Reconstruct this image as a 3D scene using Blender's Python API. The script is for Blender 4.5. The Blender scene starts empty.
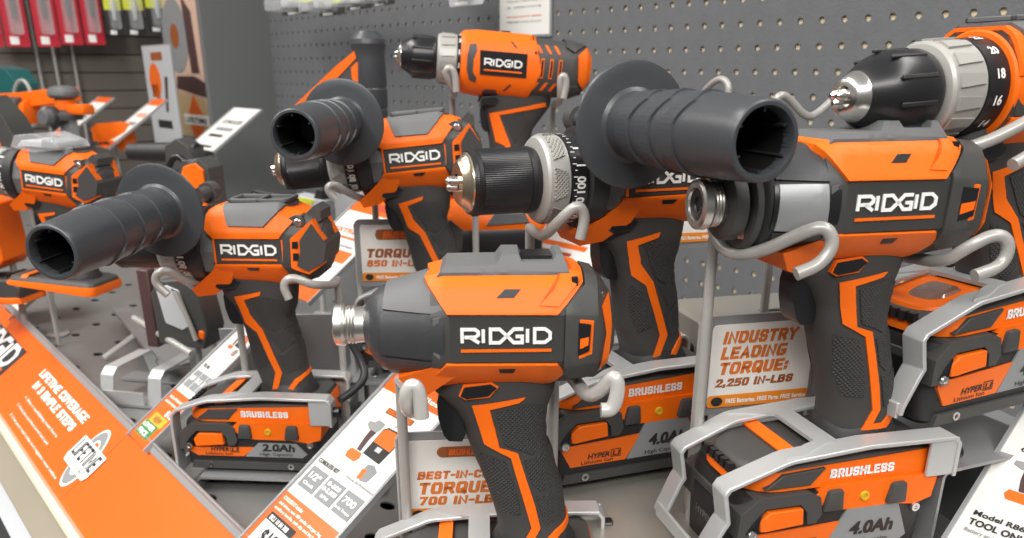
import bpy, bmesh, math, random
from mathutils import Vector, Matrix, Euler
random.seed(7)
PI=math.pi
C=bpy.context.scene.collection
ZO=1.40
# ---------------------------------------------------------------- camera model (1024x538, shifted principal point)
FPX=831.0; CX,CY=512.0,384.0; PIT=math.atan(312/831.0)
fw=Vector((0,math.cos(PIT),-math.sin(PIT))); up=Vector((0,math.sin(PIT),math.cos(PIT))); rt=Vector((1,0,0))
O=Vector((0,0,ZO))
def ray(x,y): return fw*FPX+rt*(x-CX)-up*(y-CY)
def at(x,y,Y):
    r=ray(x,y); return O+r*(Y/r.y)
def onpl(x,y,P0,n):
    r=ray(x,y); return O+r*((P0-O).dot(n)/r.dot(n))
# display frame: S runs along the pegboard to the right, N points out of it, Z up
S=Vector((.641,-.767,0)).normalized(); N=Vector((-.767,-.641,0)).normalized(); Zv=Vector((0,0,1))
W0=Vector((.340,.927,ZO))
def disp(s,n,z): return W0+S*s+N*n+Zv*z
DECK=-.318
# ---------------------------------------------------------------- materials
def mat(name,col,rough=.5,metal=0,bump=0,bscale=400,spec=.5,coat=0,emit=None,alpha=None,var=0,vscale=30,trans=0):
    m=bpy.data.materials.new(name); m.use_nodes=True; nt=m.node_tree; b=nt.nodes['Principled BSDF']
    b.inputs['Base Color'].default_value=(*col,1); b.inputs['Roughness'].default_value=rough
    b.inputs['Metallic'].default_value=metal; b.inputs['Specular IOR Level'].default_value=spec
    b.inputs['Coat Weight'].default_value=coat
    if trans: b.inputs['Transmission Weight'].default_value=trans
    tc=nt.nodes.new('ShaderNodeTexCoord')
    if var:
        nz=nt.nodes.new('ShaderNodeTexNoise'); nz.inputs['Scale'].default_value=vscale; nz.inputs['Detail'].default_value=6
        nt.links.new(tc.outputs['Object'],nz.inputs['Vector'])
        mx=nt.nodes.new('ShaderNodeMix'); mx.data_type='RGBA'
        mx.inputs['A'].default_value=(*[c*(1-var) for c in col],1); mx.inputs['B'].default_value=(*[min(1,c*(1+var)) for c in col],1)
        nt.links.new(nz.outputs['Fac'],mx.inputs['Factor']); nt.links.new(mx.outputs['Result'],b.inputs['Base Color'])
    if bump:
        n2=nt.nodes.new('ShaderNodeTexNoise'); n2.inputs['Scale'].default_value=bscale
        nt.links.new(tc.outputs['Object'],n2.inputs['Vector'])
        bp=nt.nodes.new('ShaderNodeBump'); bp.inputs['Strength'].default_value=bump; bp.inputs['Distance'].default_value=.0006
        nt.links.new(n2.outputs['Fac'],bp.inputs['Height']); nt.links.new(bp.outputs['Normal'],b.inputs['Normal'])
    if emit: b.inputs['Emission Color'].default_value=(*col,1); b.inputs['Emission Strength'].default_value=emit
    return m
def dots(name,col,scale,rough=.6,strength=.9,dist=.0006,col2=None):
    m=mat(name,col,rough); nt=m.node_tree; b=nt.nodes['Principled BSDF']
    tc=nt.nodes.new('ShaderNodeTexCoord'); mp=nt.nodes.new('ShaderNodeMapping'); mp.inputs['Rotation'].default_value=(0,PI/4,0)
    mp.inputs['Scale'].default_value=(1,.0001,1)
    v=nt.nodes.new('ShaderNodeTexVoronoi'); v.inputs['Scale'].default_value=scale; v.inputs['Randomness'].default_value=0
    nt.links.new(tc.outputs['Object'],mp.inputs['Vector']); nt.links.new(mp.outputs['Vector'],v.inputs['Vector'])
    r=nt.nodes.new('ShaderNodeMapRange'); r.inputs['From Min'].default_value=.15; r.inputs['From Max'].default_value=.45; r.inputs['To Min'].default_value=1; r.inputs['To Max'].default_value=0
    nt.links.new(v.outputs['Distance'],r.inputs['Value'])
    bp=nt.nodes.new('ShaderNodeBump'); bp.inputs['Strength'].default_value=strength; bp.inputs['Distance'].default_value=dist
    nt.links.new(r.outputs['Result'],bp.inputs['Height']); nt.links.new(bp.outputs['Normal'],b.inputs['Normal'])
    return m
M={}
M['orange']=mat('orange_plastic',(.84,.142,.004),.46,bump=.10,bscale=1500,spec=.32)
M['orange2']=mat('orange_rubber',(.84,.14,.004),.52,spec=.3)
M['char']=mat('charcoal_plastic',(.055,.054,.052),.5,bump=.18,bscale=1800,spec=.45)
M['dark']=mat('dark_plastic',(.022,.022,.023),.48,bump=.15,bscale=1500,spec=.45)
M['black']=mat('black_plastic',(.012,.012,.014),.30,spec=.5)
M['cap']=mat('grey_plastic',(.118,.121,.123),.55,bump=.18,bscale=1600,spec=.4)
M['nose']=mat('slate_plastic',(.040,.042,.046),.42,bump=.12,bscale=1600)
M['panel']=mat('panel_plastic',(.042,.042,.040),.45)
M['grip']=mat('handle_rubber',(.046,.044,.042),.62,bump=.15,bscale=1300,spec=.35)
M['pad']=dots('dotted_rubber',(.036,.035,.034),640,.62,1.0,.0007)
M['handle']=mat('side_handle_plastic',(.046,.050,.056),.36,bump=.10,bscale=900,spec=.55,var=.12,vscale=60)
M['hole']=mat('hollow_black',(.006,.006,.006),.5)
M['chrome']=mat('polished_steel',(.80,.78,.74),.22,1)
M['brushed']=mat('brushed_steel',(.62,.60,.57),.34,1)
M['brass']=mat('warm_steel_ring',(.74,.62,.46),.25,1)
M['collar']=mat('silver_collar_plastic',(.40,.395,.37),.42,.25,bump=.1)
M['collar_dots']=dots('diamond_knurl',(.34,.33,.30),620,.45,1.0,.0009)
M['sticker']=mat('silver_sticker',(.36,.37,.38),.45,.55)
M['white']=mat('white_print',(.86,.86,.84),.5)
M['cream']=mat('cream_print',(.80,.79,.74),.5)
M['ink']=mat('black_print',(.02,.02,.02),.5)
M['grey_ink']=mat('grey_print',(.28,.28,.28),.5)
M['tile_grey']=mat('tile_grey_print',(.23,.24,.245),.7)
M['orange_ink']=mat('orange_print',(.78,.135,.008),.45)
M['orange_card']=mat('orange_card_print',(.76,.118,.006),.32,spec=.5)
M['amber_ink']=mat('amber_print',(.74,.235,.02),.45)
M['burnt_ink']=mat('burnt_orange_print',(.60,.155,.02),.5)
M['red_ink']=mat('red_print',(.45,.05,.012),.5)
M['brown_ink']=mat('brown_print',(.30,.085,.02),.5)
M['green_ink']=mat('green_print',(.03,.23,.05),.45)
M['gold_ink']=mat('gold_print',(.62,.38,.02),.45)
M['card']=mat('white_card',(.70,.695,.66),.65,var=.04,vscale=8)
M['steel']=mat('grey_painted_steel',(.30,.305,.31),.34,.35,var=.1,vscale=12,bump=.08,bscale=500)
M['wire']=mat('grey_coated_wire',(.37,.36,.34),.33,.15,spec=.6)
M['wire2']=mat('clear_sleeved_wire',(.50,.485,.46),.22,.1,spec=.7,coat=.6)
M['bracket']=mat('silver_painted_bracket',(.50,.51,.51),.34,.35,bump=.12,bscale=1200)
M['deck']=mat('galvanised_deck',(.27,.27,.262),.36,.5,var=.22,vscale=9)
M['deck2']=mat('warm_metal_plate',(.40,.385,.34),.35,.5,var=.15,vscale=14)
M['frame_grey']=mat('grey_edge_trim',(.34,.345,.35),.35,.3)
M['rail_cream']=mat('cream_rail',(.62,.60,.47),.4)
M['rail_brown']=mat('taupe_rail',(.27,.235,.18),.5)
M['peg']=mat('pegboard_grey',(.116,.120,.127),.62,bump=.55,bscale=260,var=.12,vscale=70)
M['tan']=mat('hardboard_backing',(.80,.66,.46),.7)
M['divider']=mat('divider_grey',(.118,.123,.123),.55,var=.06,vscale=6)
M['screw']=mat('zinc_screw',(.62,.62,.62),.28,1)
M['plastic_clear']=mat('clear_blister',(.85,.87,.9),.08,spec=.8); M['plastic_clear'].node_tree.nodes['Principled BSDF'].inputs['Alpha'].default_value=.22
M['red']=mat('red_package',(.50,.02,.04),.4)
M['yellow']=mat('yellow_package',(.62,.66,.05),.45)
M['teal']=mat('teal_plastic',(.012,.10,.10),.4)
M['pkgblack']=mat('dark_package',(.03,.03,.03),.45)
M['pale']=mat('pale_package',(.48,.50,.52),.4)
M['light']=mat('lamp_white',(1,.97,.93),.5,emit=7)
M['purple_dark']=mat('maroon_strip',(.07,.035,.035),.5)
M['led']=mat('smoky_lens',(.20,.10,.07),.12,coat=.8)
M['cable']=mat('black_cable',(.02,.02,.022),.4)
# ---------------------------------------------------------------- mesh builder
class MB:
    def __init__(s): s.v=[]; s.f=[]; s.mi=[]
    def add(s,vs,fs,mi=0):
        b=len(s.v); s.v+=[Vector(v) for v in vs]; s.f+=[tuple(i+b for i in f) for f in fs]; s.mi+=[mi]*len(fs); return s
    def box(s,a,b,mi=0,ch=0):
        x0,y0,z0=a; x1,y1,z1=b
        if ch<=0:
            s.add([(x0,y0,z0),(x1,y0,z0),(x1,y1,z0),(x0,y1,z0),(x0,y0,z1),(x1,y0,z1),(x1,y1,z1),(x0,y1,z1)],
                  [(0,3,2,1),(4,5,6,7),(0,1,5,4),(1,2,6,5),(2,3,7,6),(3,0,4,7)],mi); return s
        bm=bmesh.new(); bmesh.ops.create_cube(bm,size=1)
        for v in bm.verts: v.co=Vector(((x0+x1)/2+v.co.x*(x1-x0),(y0+y1)/2+v.co.y*(y1-y0),(z0+z1)/2+v.co.z*(z1-z0)))
        bmesh.ops.bevel(bm,geom=bm.edges[:],offset=ch,segments=2,affect='EDGES',profile=.5)
        return s.frombm(bm,mi)
    def frombm(s,bm,mi=0):
        bm.verts.ensure_lookup_table(); bm.verts.index_update()
        s.add([v.co.copy() for v in bm.verts],[tuple(v.index for v in f.verts) for f in bm.faces],mi); bm.free(); return s
    def lathe(s,prof,axis='x',c=(0,0,0),seg=40,mi=0,cap=True,scale=(1,1),rot=None):
        # prof: list of (a,r) along the axis
        vs=[];fs=[]
        for a,r in prof:
            for i in range(seg):
                t=2*PI*i/seg; u,w=r*math.cos(t)*scale[0],r*math.sin(t)*scale[1]
                p={'x':(a,u,w),'y':(u,a,w),'z':(u,w,a)}[axis]
                p=Vector(p)
                if rot: p=rot@p
                vs.append(p+Vector(c))
        n=len(prof)
        for k in range(n-1):
            for i in range(seg):
                j=(i+1)%seg; fs.append((k*seg+i,k*seg+j,(k+1)*seg+j,(k+1)*seg+i))
        if cap: fs.append(tuple(range(seg-1,-1,-1))); fs.append(tuple((n-1)*seg+i for i in range(seg)))
        return s.add(vs,fs,mi)
    def tube(s,pts,r,seg=12,mi=0,smooth=0,closed=False):
        P=[Vector(p) for p in pts]
        for _ in range(smooth):
            Q=[P[0]]
            for a,b in zip(P[:-1],P[1:]): Q+=[a.lerp(b,.25),a.lerp(b,.75)]
            P=Q+[P[-1]]
        vs=[];fs=[];prev=None
        for i,p in enumerate(P):
            t=(P[min(i+1,len(P)-1)]-P[max(i-1,0)]).normalized()
            if prev is None:
                a=Vector((0,0,1)) if abs(t.z)<.9 else Vector((1,0,0)); u=t.cross(a).normalized()
            else: u=(prev-t*prev.dot(t)).normalized()
            prev=u; w=t.cross(u); rr=r(i/(len(P)-1)) if callable(r) else r
            for k in range(seg):
                an=2*PI*k/seg; vs.append(p+u*math.cos(an)*rr+w*math.sin(an)*rr)
        for i in range(len(P)-1):
            for k in range(seg):
                j=(k+1)%seg; fs.append((i*seg+k,i*seg+j,(i+1)*seg+j,(i+1)*seg+k))
        fs.append(tuple(range(seg-1,-1,-1))); fs.append(tuple((len(P)-1)*seg+k for k in range(seg)))
        return s.add(vs,fs,mi)
    def ribbon(s,pts,wdir,w,t,mi=0):
        # flat bar swept along pts, width w along wdir, thickness t
        P=[Vector(p) for p in pts]; wd=Vector(wdir).normalized(); vs=[];fs=[]
        for i,p in enumerate(P):
            t1=(P[i]-P[i-1]).normalized() if i>0 else (P[1]-P[0]).normalized()
            t2=(P[i+1]-P[i]).normalized() if i<len(P)-1 else t1
            n1=t1.cross(wd).normalized(); n2=t2.cross(wd).normalized(); nn=(n1+n2).normalized(); k=1/max(.4,nn.dot(n1))
            for a,b in ((-1,-1),(1,-1),(1,1),(-1,1)): vs.append(p+wd*a*w/2+nn*b*t/2*k)
        for i in range(len(P)-1):
            for k in range(4):
                j=(k+1)%4; fs.append((i*4+k,i*4+j,(i+1)*4+j,(i+1)*4+k))
        fs.append((3,2,1,0)); m=(len(P)-1)*4; fs.append((m,m+1,m+2,m+3))
        return s.add(vs,fs,mi)
    def prism(s,poly,y0,y1,plane='xz',mi=0,ch=0):
        vs=[]
        def mk(a,b,h): return {'xz':(a,h,b),'xy':(a,b,h),'yz':(h,a,b)}[plane]
        bm=bmesh.new(); A=[bm.verts.new(mk(a,b,y0)) for a,b in poly]; B=[bm.verts.new(mk(a,b,y1)) for a,b in poly]
        n=len(poly); fa=bm.faces.new(A); fb=bm.faces.new(B[::-1])
        for i in range(n): bm.faces.new((A[i],B[i],B[(i+1)%n],A[(i+1)%n]))
        bmesh.ops.recalc_face_normals(bm,faces=bm.faces[:])
        if ch>0: bmesh.ops.bevel(bm,geom=bm.edges[:],offset=ch,segments=2,affect='EDGES',profile=.5,clamp_overlap=True)
        bmesh.ops.triangulate(bm,faces=[f for f in bm.faces if len(f.verts)>4])
        return s.frombm(bm,mi)
    def xf(s,mtx):
        s.v=[mtx@v for v in s.v]; return s
    def build(s,name,mats,parent=None,unit=.001,off=(0,0,0),ang=35,shear=0,bevel=0,split=True):
        if parent is not None and split and s.v:
            sg=[1 if v.y>0 else -1 for v in s.v]
            if all(abs(v.y)>3 for v in s.v) and len(set(sg))==2 and all(len({sg[i] for i in f})==1 for f in s.f):
                res=None
                for side in (-1,1):
                    q=MB(); mp={}
                    for i,v in enumerate(s.v):
                        if sg[i]==side: mp[i]=len(q.v); q.v.append(v)
                    for f,mi in zip(s.f,s.mi):
                        if sg[f[0]]==side: q.f.append(tuple(mp[i] for i in f)); q.mi.append(mi)
                    ob=q.build(name,mats,parent,unit,off,ang,shear,bevel,False); res=res or ob
                return res
        me=bpy.data.meshes.new(name)
        o3=Vector(off)
        vv=[]
        for v in s.v:
            if shear and v.z<-30: v=Vector((v.x+shear*(v.z+30),v.y,v.z))
            vv.append((v-o3)*unit)
        me.from_pydata(vv,[],s.f)
        if not isinstance(mats,(list,tuple)): mats=[mats]
        for m in mats: me.materials.append(M[m] if isinstance(m,str) else m)
        me.polygons.foreach_set('material_index',s.mi); 
        bm=bmesh.new(); bm.from_mesh(me); bmesh.ops.recalc_face_normals(bm,faces=bm.faces[:]); bm.to_mesh(me); bm.free()
        me.shade_smooth(); me.set_sharp_from_angle(angle=math.radians(ang)); me.update()
        o=bpy.data.objects.new(name,me); C.objects.link(o)
        if bevel:
            b=o.modifiers.new('bev','BEVEL'); b.width=bevel*unit; b.segments=2; b.limit_method='ANGLE'; b.angle_limit=math.radians(40)
        if parent: o.parent=parent
        return o
def islands(mb,name,mats,parent=None,**k):
    par=list(range(len(mb.v)))
    def fd(a):
        while par[a]!=a: par[a]=par[par[a]]; a=par[a]
        return a
    for f in mb.f:
        for i in f[1:]: par[fd(f[0])]=fd(i)
    G={}
    for f,mi in zip(mb.f,mb.mi): G.setdefault(fd(f[0]),[]).append((f,mi))
    for g in G.values():
        q=MB(); mp={}
        for f,mi in g:
            for i in f:
                if i not in mp: mp[i]=len(q.v); q.v.append(mb.v[i])
            q.f.append(tuple(mp[i] for i in f)); q.mi.append(mi)
        o=q.build(name,mats,parent,split=False,**k)
    return o
def interp(tab,x,k):
    if x<=tab[0][0]: return tab[0][k]
    for a,b in zip(tab[:-1],tab[1:]):
        if x<=b[0]:
            t=(x-a[0])/(b[0]-a[0]); return a[k]*(1-t)+b[k]*t
    return tab[-1][k]
class Surf:
    """side-view parametrised body: stations (h, centre, radius, half width); profile q->yn.
    mode 'x': h runs along x, q upwards.  mode 'z': h runs down (h=-z), q along x."""
    def __init__(s,st,prof,mode='x'): s.st=st; s.prof=prof; s.mode=mode
    def param(s,x,z):
        h,g=(x,z) if s.mode=='x' else (-z,x)
        return h,(g-interp(s.st,h,1))/interp(s.st,h,2)
    def yn(s,q):
        q=max(-1,min(1,q))
        for a,b in zip(s.prof[:-1],s.prof[1:]):
            if q<=b[0]:
                t=(q-a[0])/(b[0]-a[0]); return a[1]*(1-t)+b[1]*t
        return s.prof[-1][1]
    def pos(s,h,q,side,off=0):
        c=interp(s.st,h,1); r=interp(s.st,h,2)+off; w=interp(s.st,h,3)+off
        if q>1: g=1; y=s.yn(1)*max(0,2-q)
        elif q<-1: g=-1; y=s.yn(-1)*max(0,2+q)
        else: g=q; y=s.yn(q)
        g=c+g*r; y=y*w*side
        return Vector((h,y,g)) if s.mode=='x' else Vector((g,y,-h))
    def hs(s,h0,h1,step=6):
        L=[st[0] for st in s.st if h0<st[0]<h1]; n=int((h1-h0)/step)
        L+=[h0+(h1-h0)*i/(n+1) for i in range(1,n+1)]
        return sorted(L)
    def skin(s,mb,h0,h1,mi=0,off=0):
        H=[h0]+s.hs(h0,h1,4)+[h1]
        qs=[p[0] for p in s.prof]; ring=[]
        for h in H:
            row=[s.pos(h,q,-1,off) for q in qs]+[s.pos(h,q,1,off) for q in reversed(qs)]
            ring.append(row)
        n=len(ring[0]); vs=[p for r in ring for p in r]; fs=[]
        for k in range(len(H)-1):
            for i in range(n):
                j=(i+1)%n; fs.append((k*n+i,k*n+j,(k+1)*n+j,(k+1)*n+i))
        fs.append(tuple(range(n))); fs.append(tuple((len(H)-1)*n+i for i in range(n)))
        mb.add(vs,fs,mi); return mb
    def wrap(s,mb,poly,off,thick=2.5,mi=0,sides=(-1,1),step=5):
        # poly in side view mm; values beyond the silhouette wrap over the top or the underside
        P=[]
        for i,(x,z) in enumerate(poly):
            x2,z2=poly[(i+1)%len(poly)]; L=math.hypot(x2-x,z2-z); n=max(1,int(L/4))
            for k in range(n): P.append(s.param(x+(x2-x)*k/n,z+(z2-z)*k/n))
        bm=bmesh.new(); vs=[bm.verts.new((a,b*20,0)) for a,b in P]; f=bm.faces.new(vs)
        bmesh.ops.triangulate(bm,faces=[f],ngon_method='EAR_CLIP')
        h0=min(a for a,b in P); h1=max(a for a,b in P)
        for h in s.hs(h0,h1,step):
            bmesh.ops.bisect_plane(bm,geom=bm.verts[:]+bm.edges[:]+bm.faces[:],plane_co=(h,0,0),plane_no=(1,0,0),dist=1e-4)
        q0=min(b for a,b in P); q1=max(b for a,b in P)
        for q in [p[0] for p in s.prof]+[1.0,-1.0]:
            if q0<q<q1: bmesh.ops.bisect_plane(bm,geom=bm.verts[:]+bm.edges[:]+bm.faces[:],plane_co=(0,q*20,0),plane_no=(0,1,0),dist=1e-4)
        bmesh.ops.remove_doubles(bm,verts=bm.verts[:],dist=1e-3)
        bm.verts.ensure_lookup_table(); bm.verts.index_update()
        V=[(v.co.x,v.co.y/20) for v in bm.verts]; F=[tuple(v.index for v in f.verts) for f in bm.faces]
        B=[(e.verts[0].index,e.verts[1].index) for e in bm.edges if len(e.link_faces)==1]
        bm.free(); n=len(V)
        for sd in sides:
            top=[s.pos(h,q,sd,off) for h,q in V]; low=[s.pos(h,q,sd,off-thick) for h,q in V]
            mb.add(top+low,F+[(a,b,b+n,a+n) for a,b in B]+[tuple(i+n for i in reversed(f)) for f in F],mi)
        return mb
def slab(mb,poly,hw,mi=0,step=4,sides=(-1,1),inner=0):
    """closed prism in side view whose half width is a function hw(x,z)"""
    bm=bmesh.new(); vs=[bm.verts.new((x,z,0)) for x,z in poly]; f=bm.faces.new(vs)
    bmesh.ops.triangulate(bm,faces=[f],ngon_method='EAR_CLIP')
    x0=min(p[0] for p in poly); x1=max(p[0] for p in poly); z0=min(p[1] for p in poly); z1=max(p[1] for p in poly)
    for a,b,ax in ((x0,x1,0),(z0,z1,1)):
        n=int((b-a)/step)
        for k in range(1,n+1):
            co=[0,0,0]; co[ax]=a+(b-a)*k/(n+1); no=[0,0,0]; no[ax]=1
            bmesh.ops.bisect_plane(bm,geom=bm.verts[:]+bm.edges[:]+bm.faces[:],plane_co=co,plane_no=no,dist=1e-4)
    bm.verts.index_update()
    V=[(v.co.x,v.co.y) for v in bm.verts]; F=[tuple(v.index for v in f.verts) for f in bm.faces]
    B=[(e.verts[0].index,e.verts[1].index) for e in bm.edges if len(e.link_faces)==1]; bm.free(); n=len(V)
    mb.add([(x,-hw(x,z),z) for x,z in V]+[(x,hw(x,z),z) for x,z in V],F+[(a,b,b+n,a+n) for a,b in B]+[tuple(i+n for i in reversed(f)) for f in F],mi)
    return mb
PROUND=[(math.sin(t),math.cos(t)**.85) for t in [(-PI/2)+PI*i/16 for i in range(17)]]
PROUND[0]=(-1,0);PROUND[-1]=(1,0)
def sup(n,k=18):
    L=[]
    for i in range(k+1):
        t=-PI/2+PI*i/k; L.append((math.copysign(abs(math.sin(t))**(2/n),math.sin(t)),abs(math.cos(t))**(2/n) if 0<i<k else 0))
    return L
PFAC=[(-1,.45),(-.86,.66),(-.5,.97),(-.44,1),(.36,1),(.42,.985),(.78,.80),(.9,.70),(1,.52)]
# ---------------------------------------------------------------- lettering
GLY={'R':([[(0,0),(0,1),(.70,1),(.88,.82),(.88,.60),(.70,.42),(.12,.42)],[(.42,.42),(.92,0)]],.98),
 'I':([[(0,0),(0,1)]],.16),
 'D':([[(0,.08),(0,1),(.50,1),(.90,.5),(.50,0),(-.09,0)]],.98),
 'E':([[(0,.08),(0,1),(.56,1),(.84,.72),(.84,.28),(.56,0),(-.09,0)]],.95),
 'G':([[(.92,1),(.40,1),(.04,.5),(.40,0),(.86,0),(.86,.46),(.50,.46)]],.98)}
def stroke(mb,pl,w,z0,z1):
    P=[Vector((a,b)) for a,b in pl]; n=len(P); L=[];Rr=[]
    for i in range(n):
        d1=(P[i]-P[i-1]).normalized() if i>0 else (P[1]-P[0]).normalized()
        d2=(P[i+1]-P[i]).normalized() if i<n-1 else d1
        n1=Vector((-d1.y,d1.x)); n2=Vector((-d2.y,d2.x)); m=(n1+n2)
        m=m.normalized() if m.length>1e-6 else n1; k=min(1.6,1/max(.3,m.dot(n1)))
        L.append(P[i]+m*w/2*k); Rr.append(P[i]-m*w/2*k)
    for i in range(n-1):
        q=[L[i],L[i+1],Rr[i+1],Rr[i]]
        mb.add([(p.x,p.y,z0) for p in q]+[(p.x,p.y,z1) for p in q],[(0,1,2,3),(7,6,5,4),(0,4,5,1),(1,5,6,2),(2,6,7,3),(3,7,4,0)])
def logo_mb(width,thick=.5,under=False):
    """block lettering, centred, in an XY plane, built from strokes"""
    mb=MB(); x=0; sc=1.0; sx=1.32
    for ch in 'RIDGIE':
        st,wd=GLY[ch]
        for pl in st: stroke(mb,[(x+.11+a*sx,b*1.0) for a,b in pl],.24,0,thick/ (width/8.0))
        x+=wd*sx+{'R':.22,'I':.30,'D':-.16,'G':.22,'E':0}[ch]
    tot=max(v.x for v in mb.v); k=width/tot
    for v in mb.v: v.x=(v.x-tot/2)*k; v.y=(v.y-.5)*k; v.z=v.z*k
    return mb
TC={}
def text_raw(s,bold=.012,res=3):
    key=(s,bold,res)
    if key in TC: return TC[key]
    cu=bpy.data.curves.new('lettering','FONT'); cu.body=s; cu.size=1; cu.offset=bold; cu.resolution_u=res; cu.align_x='LEFT'
    o=bpy.data.objects.new('lettering',cu); C.objects.link(o)
    dg=bpy.context.evaluated_depsgraph_get(); me=bpy.data.meshes.new_from_object(o.evaluated_get(dg))
    V=[v.co.copy() for v in me.vertices]; F=[tuple(p.vertices) for p in me.polygons]
    bpy.data.objects.remove(o); bpy.data.curves.remove(cu); bpy.data.meshes.remove(me)
    if not V: V=[Vector((0,0,0))]
    TC[key]=(V,F); return TC[key]
def text_mb(s,x,y,h,width=None,bold=.012,ital=0,align='l',z=0,rot=0,mb=None,mi=0):
    """text in XY plane; h = cap height; width squeezes to fit"""
    V,F=text_raw(s,min(bold,.012))
    k=h/.72; x0=min(v.x for v in V); x1=max(v.x for v in V); w=(x1-x0)*k; kx=k*(width/w if width else 1)
    W=(x1-x0)*kx; ox={'l':0,'c':-W/2,'r':-W}[align]
    mb=mb or MB(); c,s_=math.cos(rot),math.sin(rot)
    D=[(0,0)] if bold<.018 else [(-1,-.7),(1,-.7),(-1,.7),(1,.7),(0,0)] if bold<.035 else [(-1,-.7),(1,-.7),(-1,.7),(1,.7),(0,-.7),(0,.7),(-1,0),(1,0),(0,0)]
    d=bold*1.15*k
    for j,(du,dv) in enumerate(D):
        out=[]
        for v in V:
            a=(v.x-x0)*kx+ox+v.y*k*ital+du*d*min(1,kx/k); b=v.y*k+dv*d
            out.append((x+a*c-b*s_,y+a*s_+b*c,z+j*.004))
        mb.add(out,F,mi)
    return mb
SF={'A':(1,[[(0,0),(.5,1),(1,0)],[(.22,.3),(.78,.3)]]),'B':(.95,[[(0,0),(0,1),(.8,1),(.95,.85),(.95,.65),(.8,.52),(0,.52)],[(.8,.52),(1,.38),(1,.15),(.85,0),(-.08,0)]]),
 'C':(.95,[[(1,.84),(.85,1),(.15,1),(0,.85),(0,.15),(.15,0),(.85,0),(1,.16)]]),'D':(1,[[(0,0),(0,1),(.75,1),(1,.78),(1,.22),(.75,0),(-.08,0)]]),
 'E':(.85,[[(1,1),(0,1),(0,0),(1,0)],[(0,.5),(.85,.5)]]),'F':(.8,[[(1,1),(0,1),(0,0)],[(0,.5),(.85,.5)]]),
 'G':(1.05,[[(.92,1),(.15,1),(0,.85),(0,.15),(.15,0),(.85,0),(1,.12),(1,.42),(.66,.42)]]),'H':(.95,[[(0,0),(0,1)],[(1,0),(1,1)],[(0,.5),(1,.5)]]),
 'I':(0,[[(0,0),(0,1)]]),'L':(.75,[[(0,1),(0,0),(1,0)]]),'M':(1.3,[[(0,0),(0,1),(.5,.3),(1,1),(1,0)]]),'N':(1,[[(0,0),(0,1),(1,0),(1,1)]]),
 'O':(1,[[(.5,1),(.15,1),(0,.85),(0,.15),(.15,0),(.85,0),(1,.15),(1,.85),(.85,1),(.45,1)]]),'P':(.9,[[(0,0),(0,1),(.85,1),(1,.85),(1,.6),(.85,.45),(0,.45)]]),
 'Q':(1,[[(.5,1),(.15,1),(0,.85),(0,.15),(.15,0),(.85,0),(1,.15),(1,.85),(.85,1),(.45,1)],[(.6,.3),(1.05,-.08)]]),'R':(.95,[[(0,0),(0,1),(.85,1),(1,.85),(1,.62),(.85,.48),(0,.48)],[(.55,.48),(1.02,0)]]),
 'S':(.9,[[(1,.82),(.85,1),(.15,1),(0,.85),(0,.65),(.15,.52),(.85,.48),(1,.35),(1,.15),(.85,0),(.15,0),(0,.18)]]),'T':(.9,[[(0,1),(1,1)],[(.5,1),(.5,0)]]),
 'U':(.95,[[(0,1),(0,.15),(.15,0),(.85,0),(1,.15),(1,1)]]),'V':(1,[[(0,1),(.5,0),(1,1)]]),'Y':(1,[[(0,1),(.5,.48),(1,1)],[(.5,.5),(.5,0)]]),
 '0':(.85,[[(.5,1),(.15,1),(0,.85),(0,.15),(.15,0),(.85,0),(1,.15),(1,.85),(.85,1),(.45,1)]]),'2':(.85,[[(0,.8),(.15,1),(.85,1),(1,.85),(1,.6),(0,0),(1.05,0)]]),'3':(.85,[[(0,.85),(.15,1),(.85,1),(1,.85),(1,.65),(.85,.52),(.35,.52)],[(.85,.52),(1,.35),(1,.15),(.85,0),(.15,0),(0,.15)]]),
 '5':(.85,[[(1,1),(.05,1),(0,.5),(.85,.6),(1,.45),(1,.15),(.85,0),(0,0)]]),'6':(.85,[[(.95,.9),(.85,1),(.15,1),(0,.85),(0,.15),(.15,0),(.85,0),(1,.15),(1,.45),(.85,.58),(.05,.58)]]),'7':(.8,[[(0,1),(1,1),(.35,0)]]),
 '-':(.4,[[(0,.45),(1,.45)]]),',':(.05,[[(.3,.12),(-.6,-.15)]]),':':(0,[[(0,.08),(0,.18)],[(0,.6),(0,.7)]]),' ':(.25,[])}
def stext(s,x,y,h,width=None,wt=.2,ital=0,align='l',z=0,rot=0,thick=.12,**k):
    """heavy condensed lettering built from strokes; h = cap height"""
    mb=MB(); cx=0; gw=.44; gap=.07; L=[]
    for ch in s:
        wd,st=SF[ch]
        for pl in st: L.append([(cx+a*wd*gw,b) for a,b in pl])
        cx+=wd*gw+wt+gap
    tot=cx-gap; kx=(width/tot if width else h); ky=h
    iw=wt/2
    for pl in L:
        Q=[Vector((a+iw,iw+b*(1-wt))) for a,b in pl]
        if (Q[0]-Q[-1]).length>.2 or len(Q)<4:
            Q[0]=Q[0]+(Q[0]-Q[1]).normalized()*iw; Q[-1]=Q[-1]+(Q[-1]-Q[-2]).normalized()*iw
        q=MB(); stroke(q,[(v.x,v.y) for v in Q],wt,0,1); mb.add(q.v,q.f)
    W=tot*kx; ox={'l':0,'c':-W/2,'r':-W}[align]
    for v in mb.v:
        v.x,v.y,v.z=x+ox+v.x*kx+v.y*ky*ital,y+v.y*ky,z+v.z*thick
    return mb
def to_side(mb,x,z,y,side=-1):
    """XY lettering onto the tool's side (facing -y or +y)"""
    for v in mb.v:
        a,b,t=v.x,v.y,v.z
        if side<0: v.x,v.y,v.z=x+a,y-t,z+b
        else: v.x,v.y,v.z=x-a,y+t,z+b
    return mb
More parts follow.
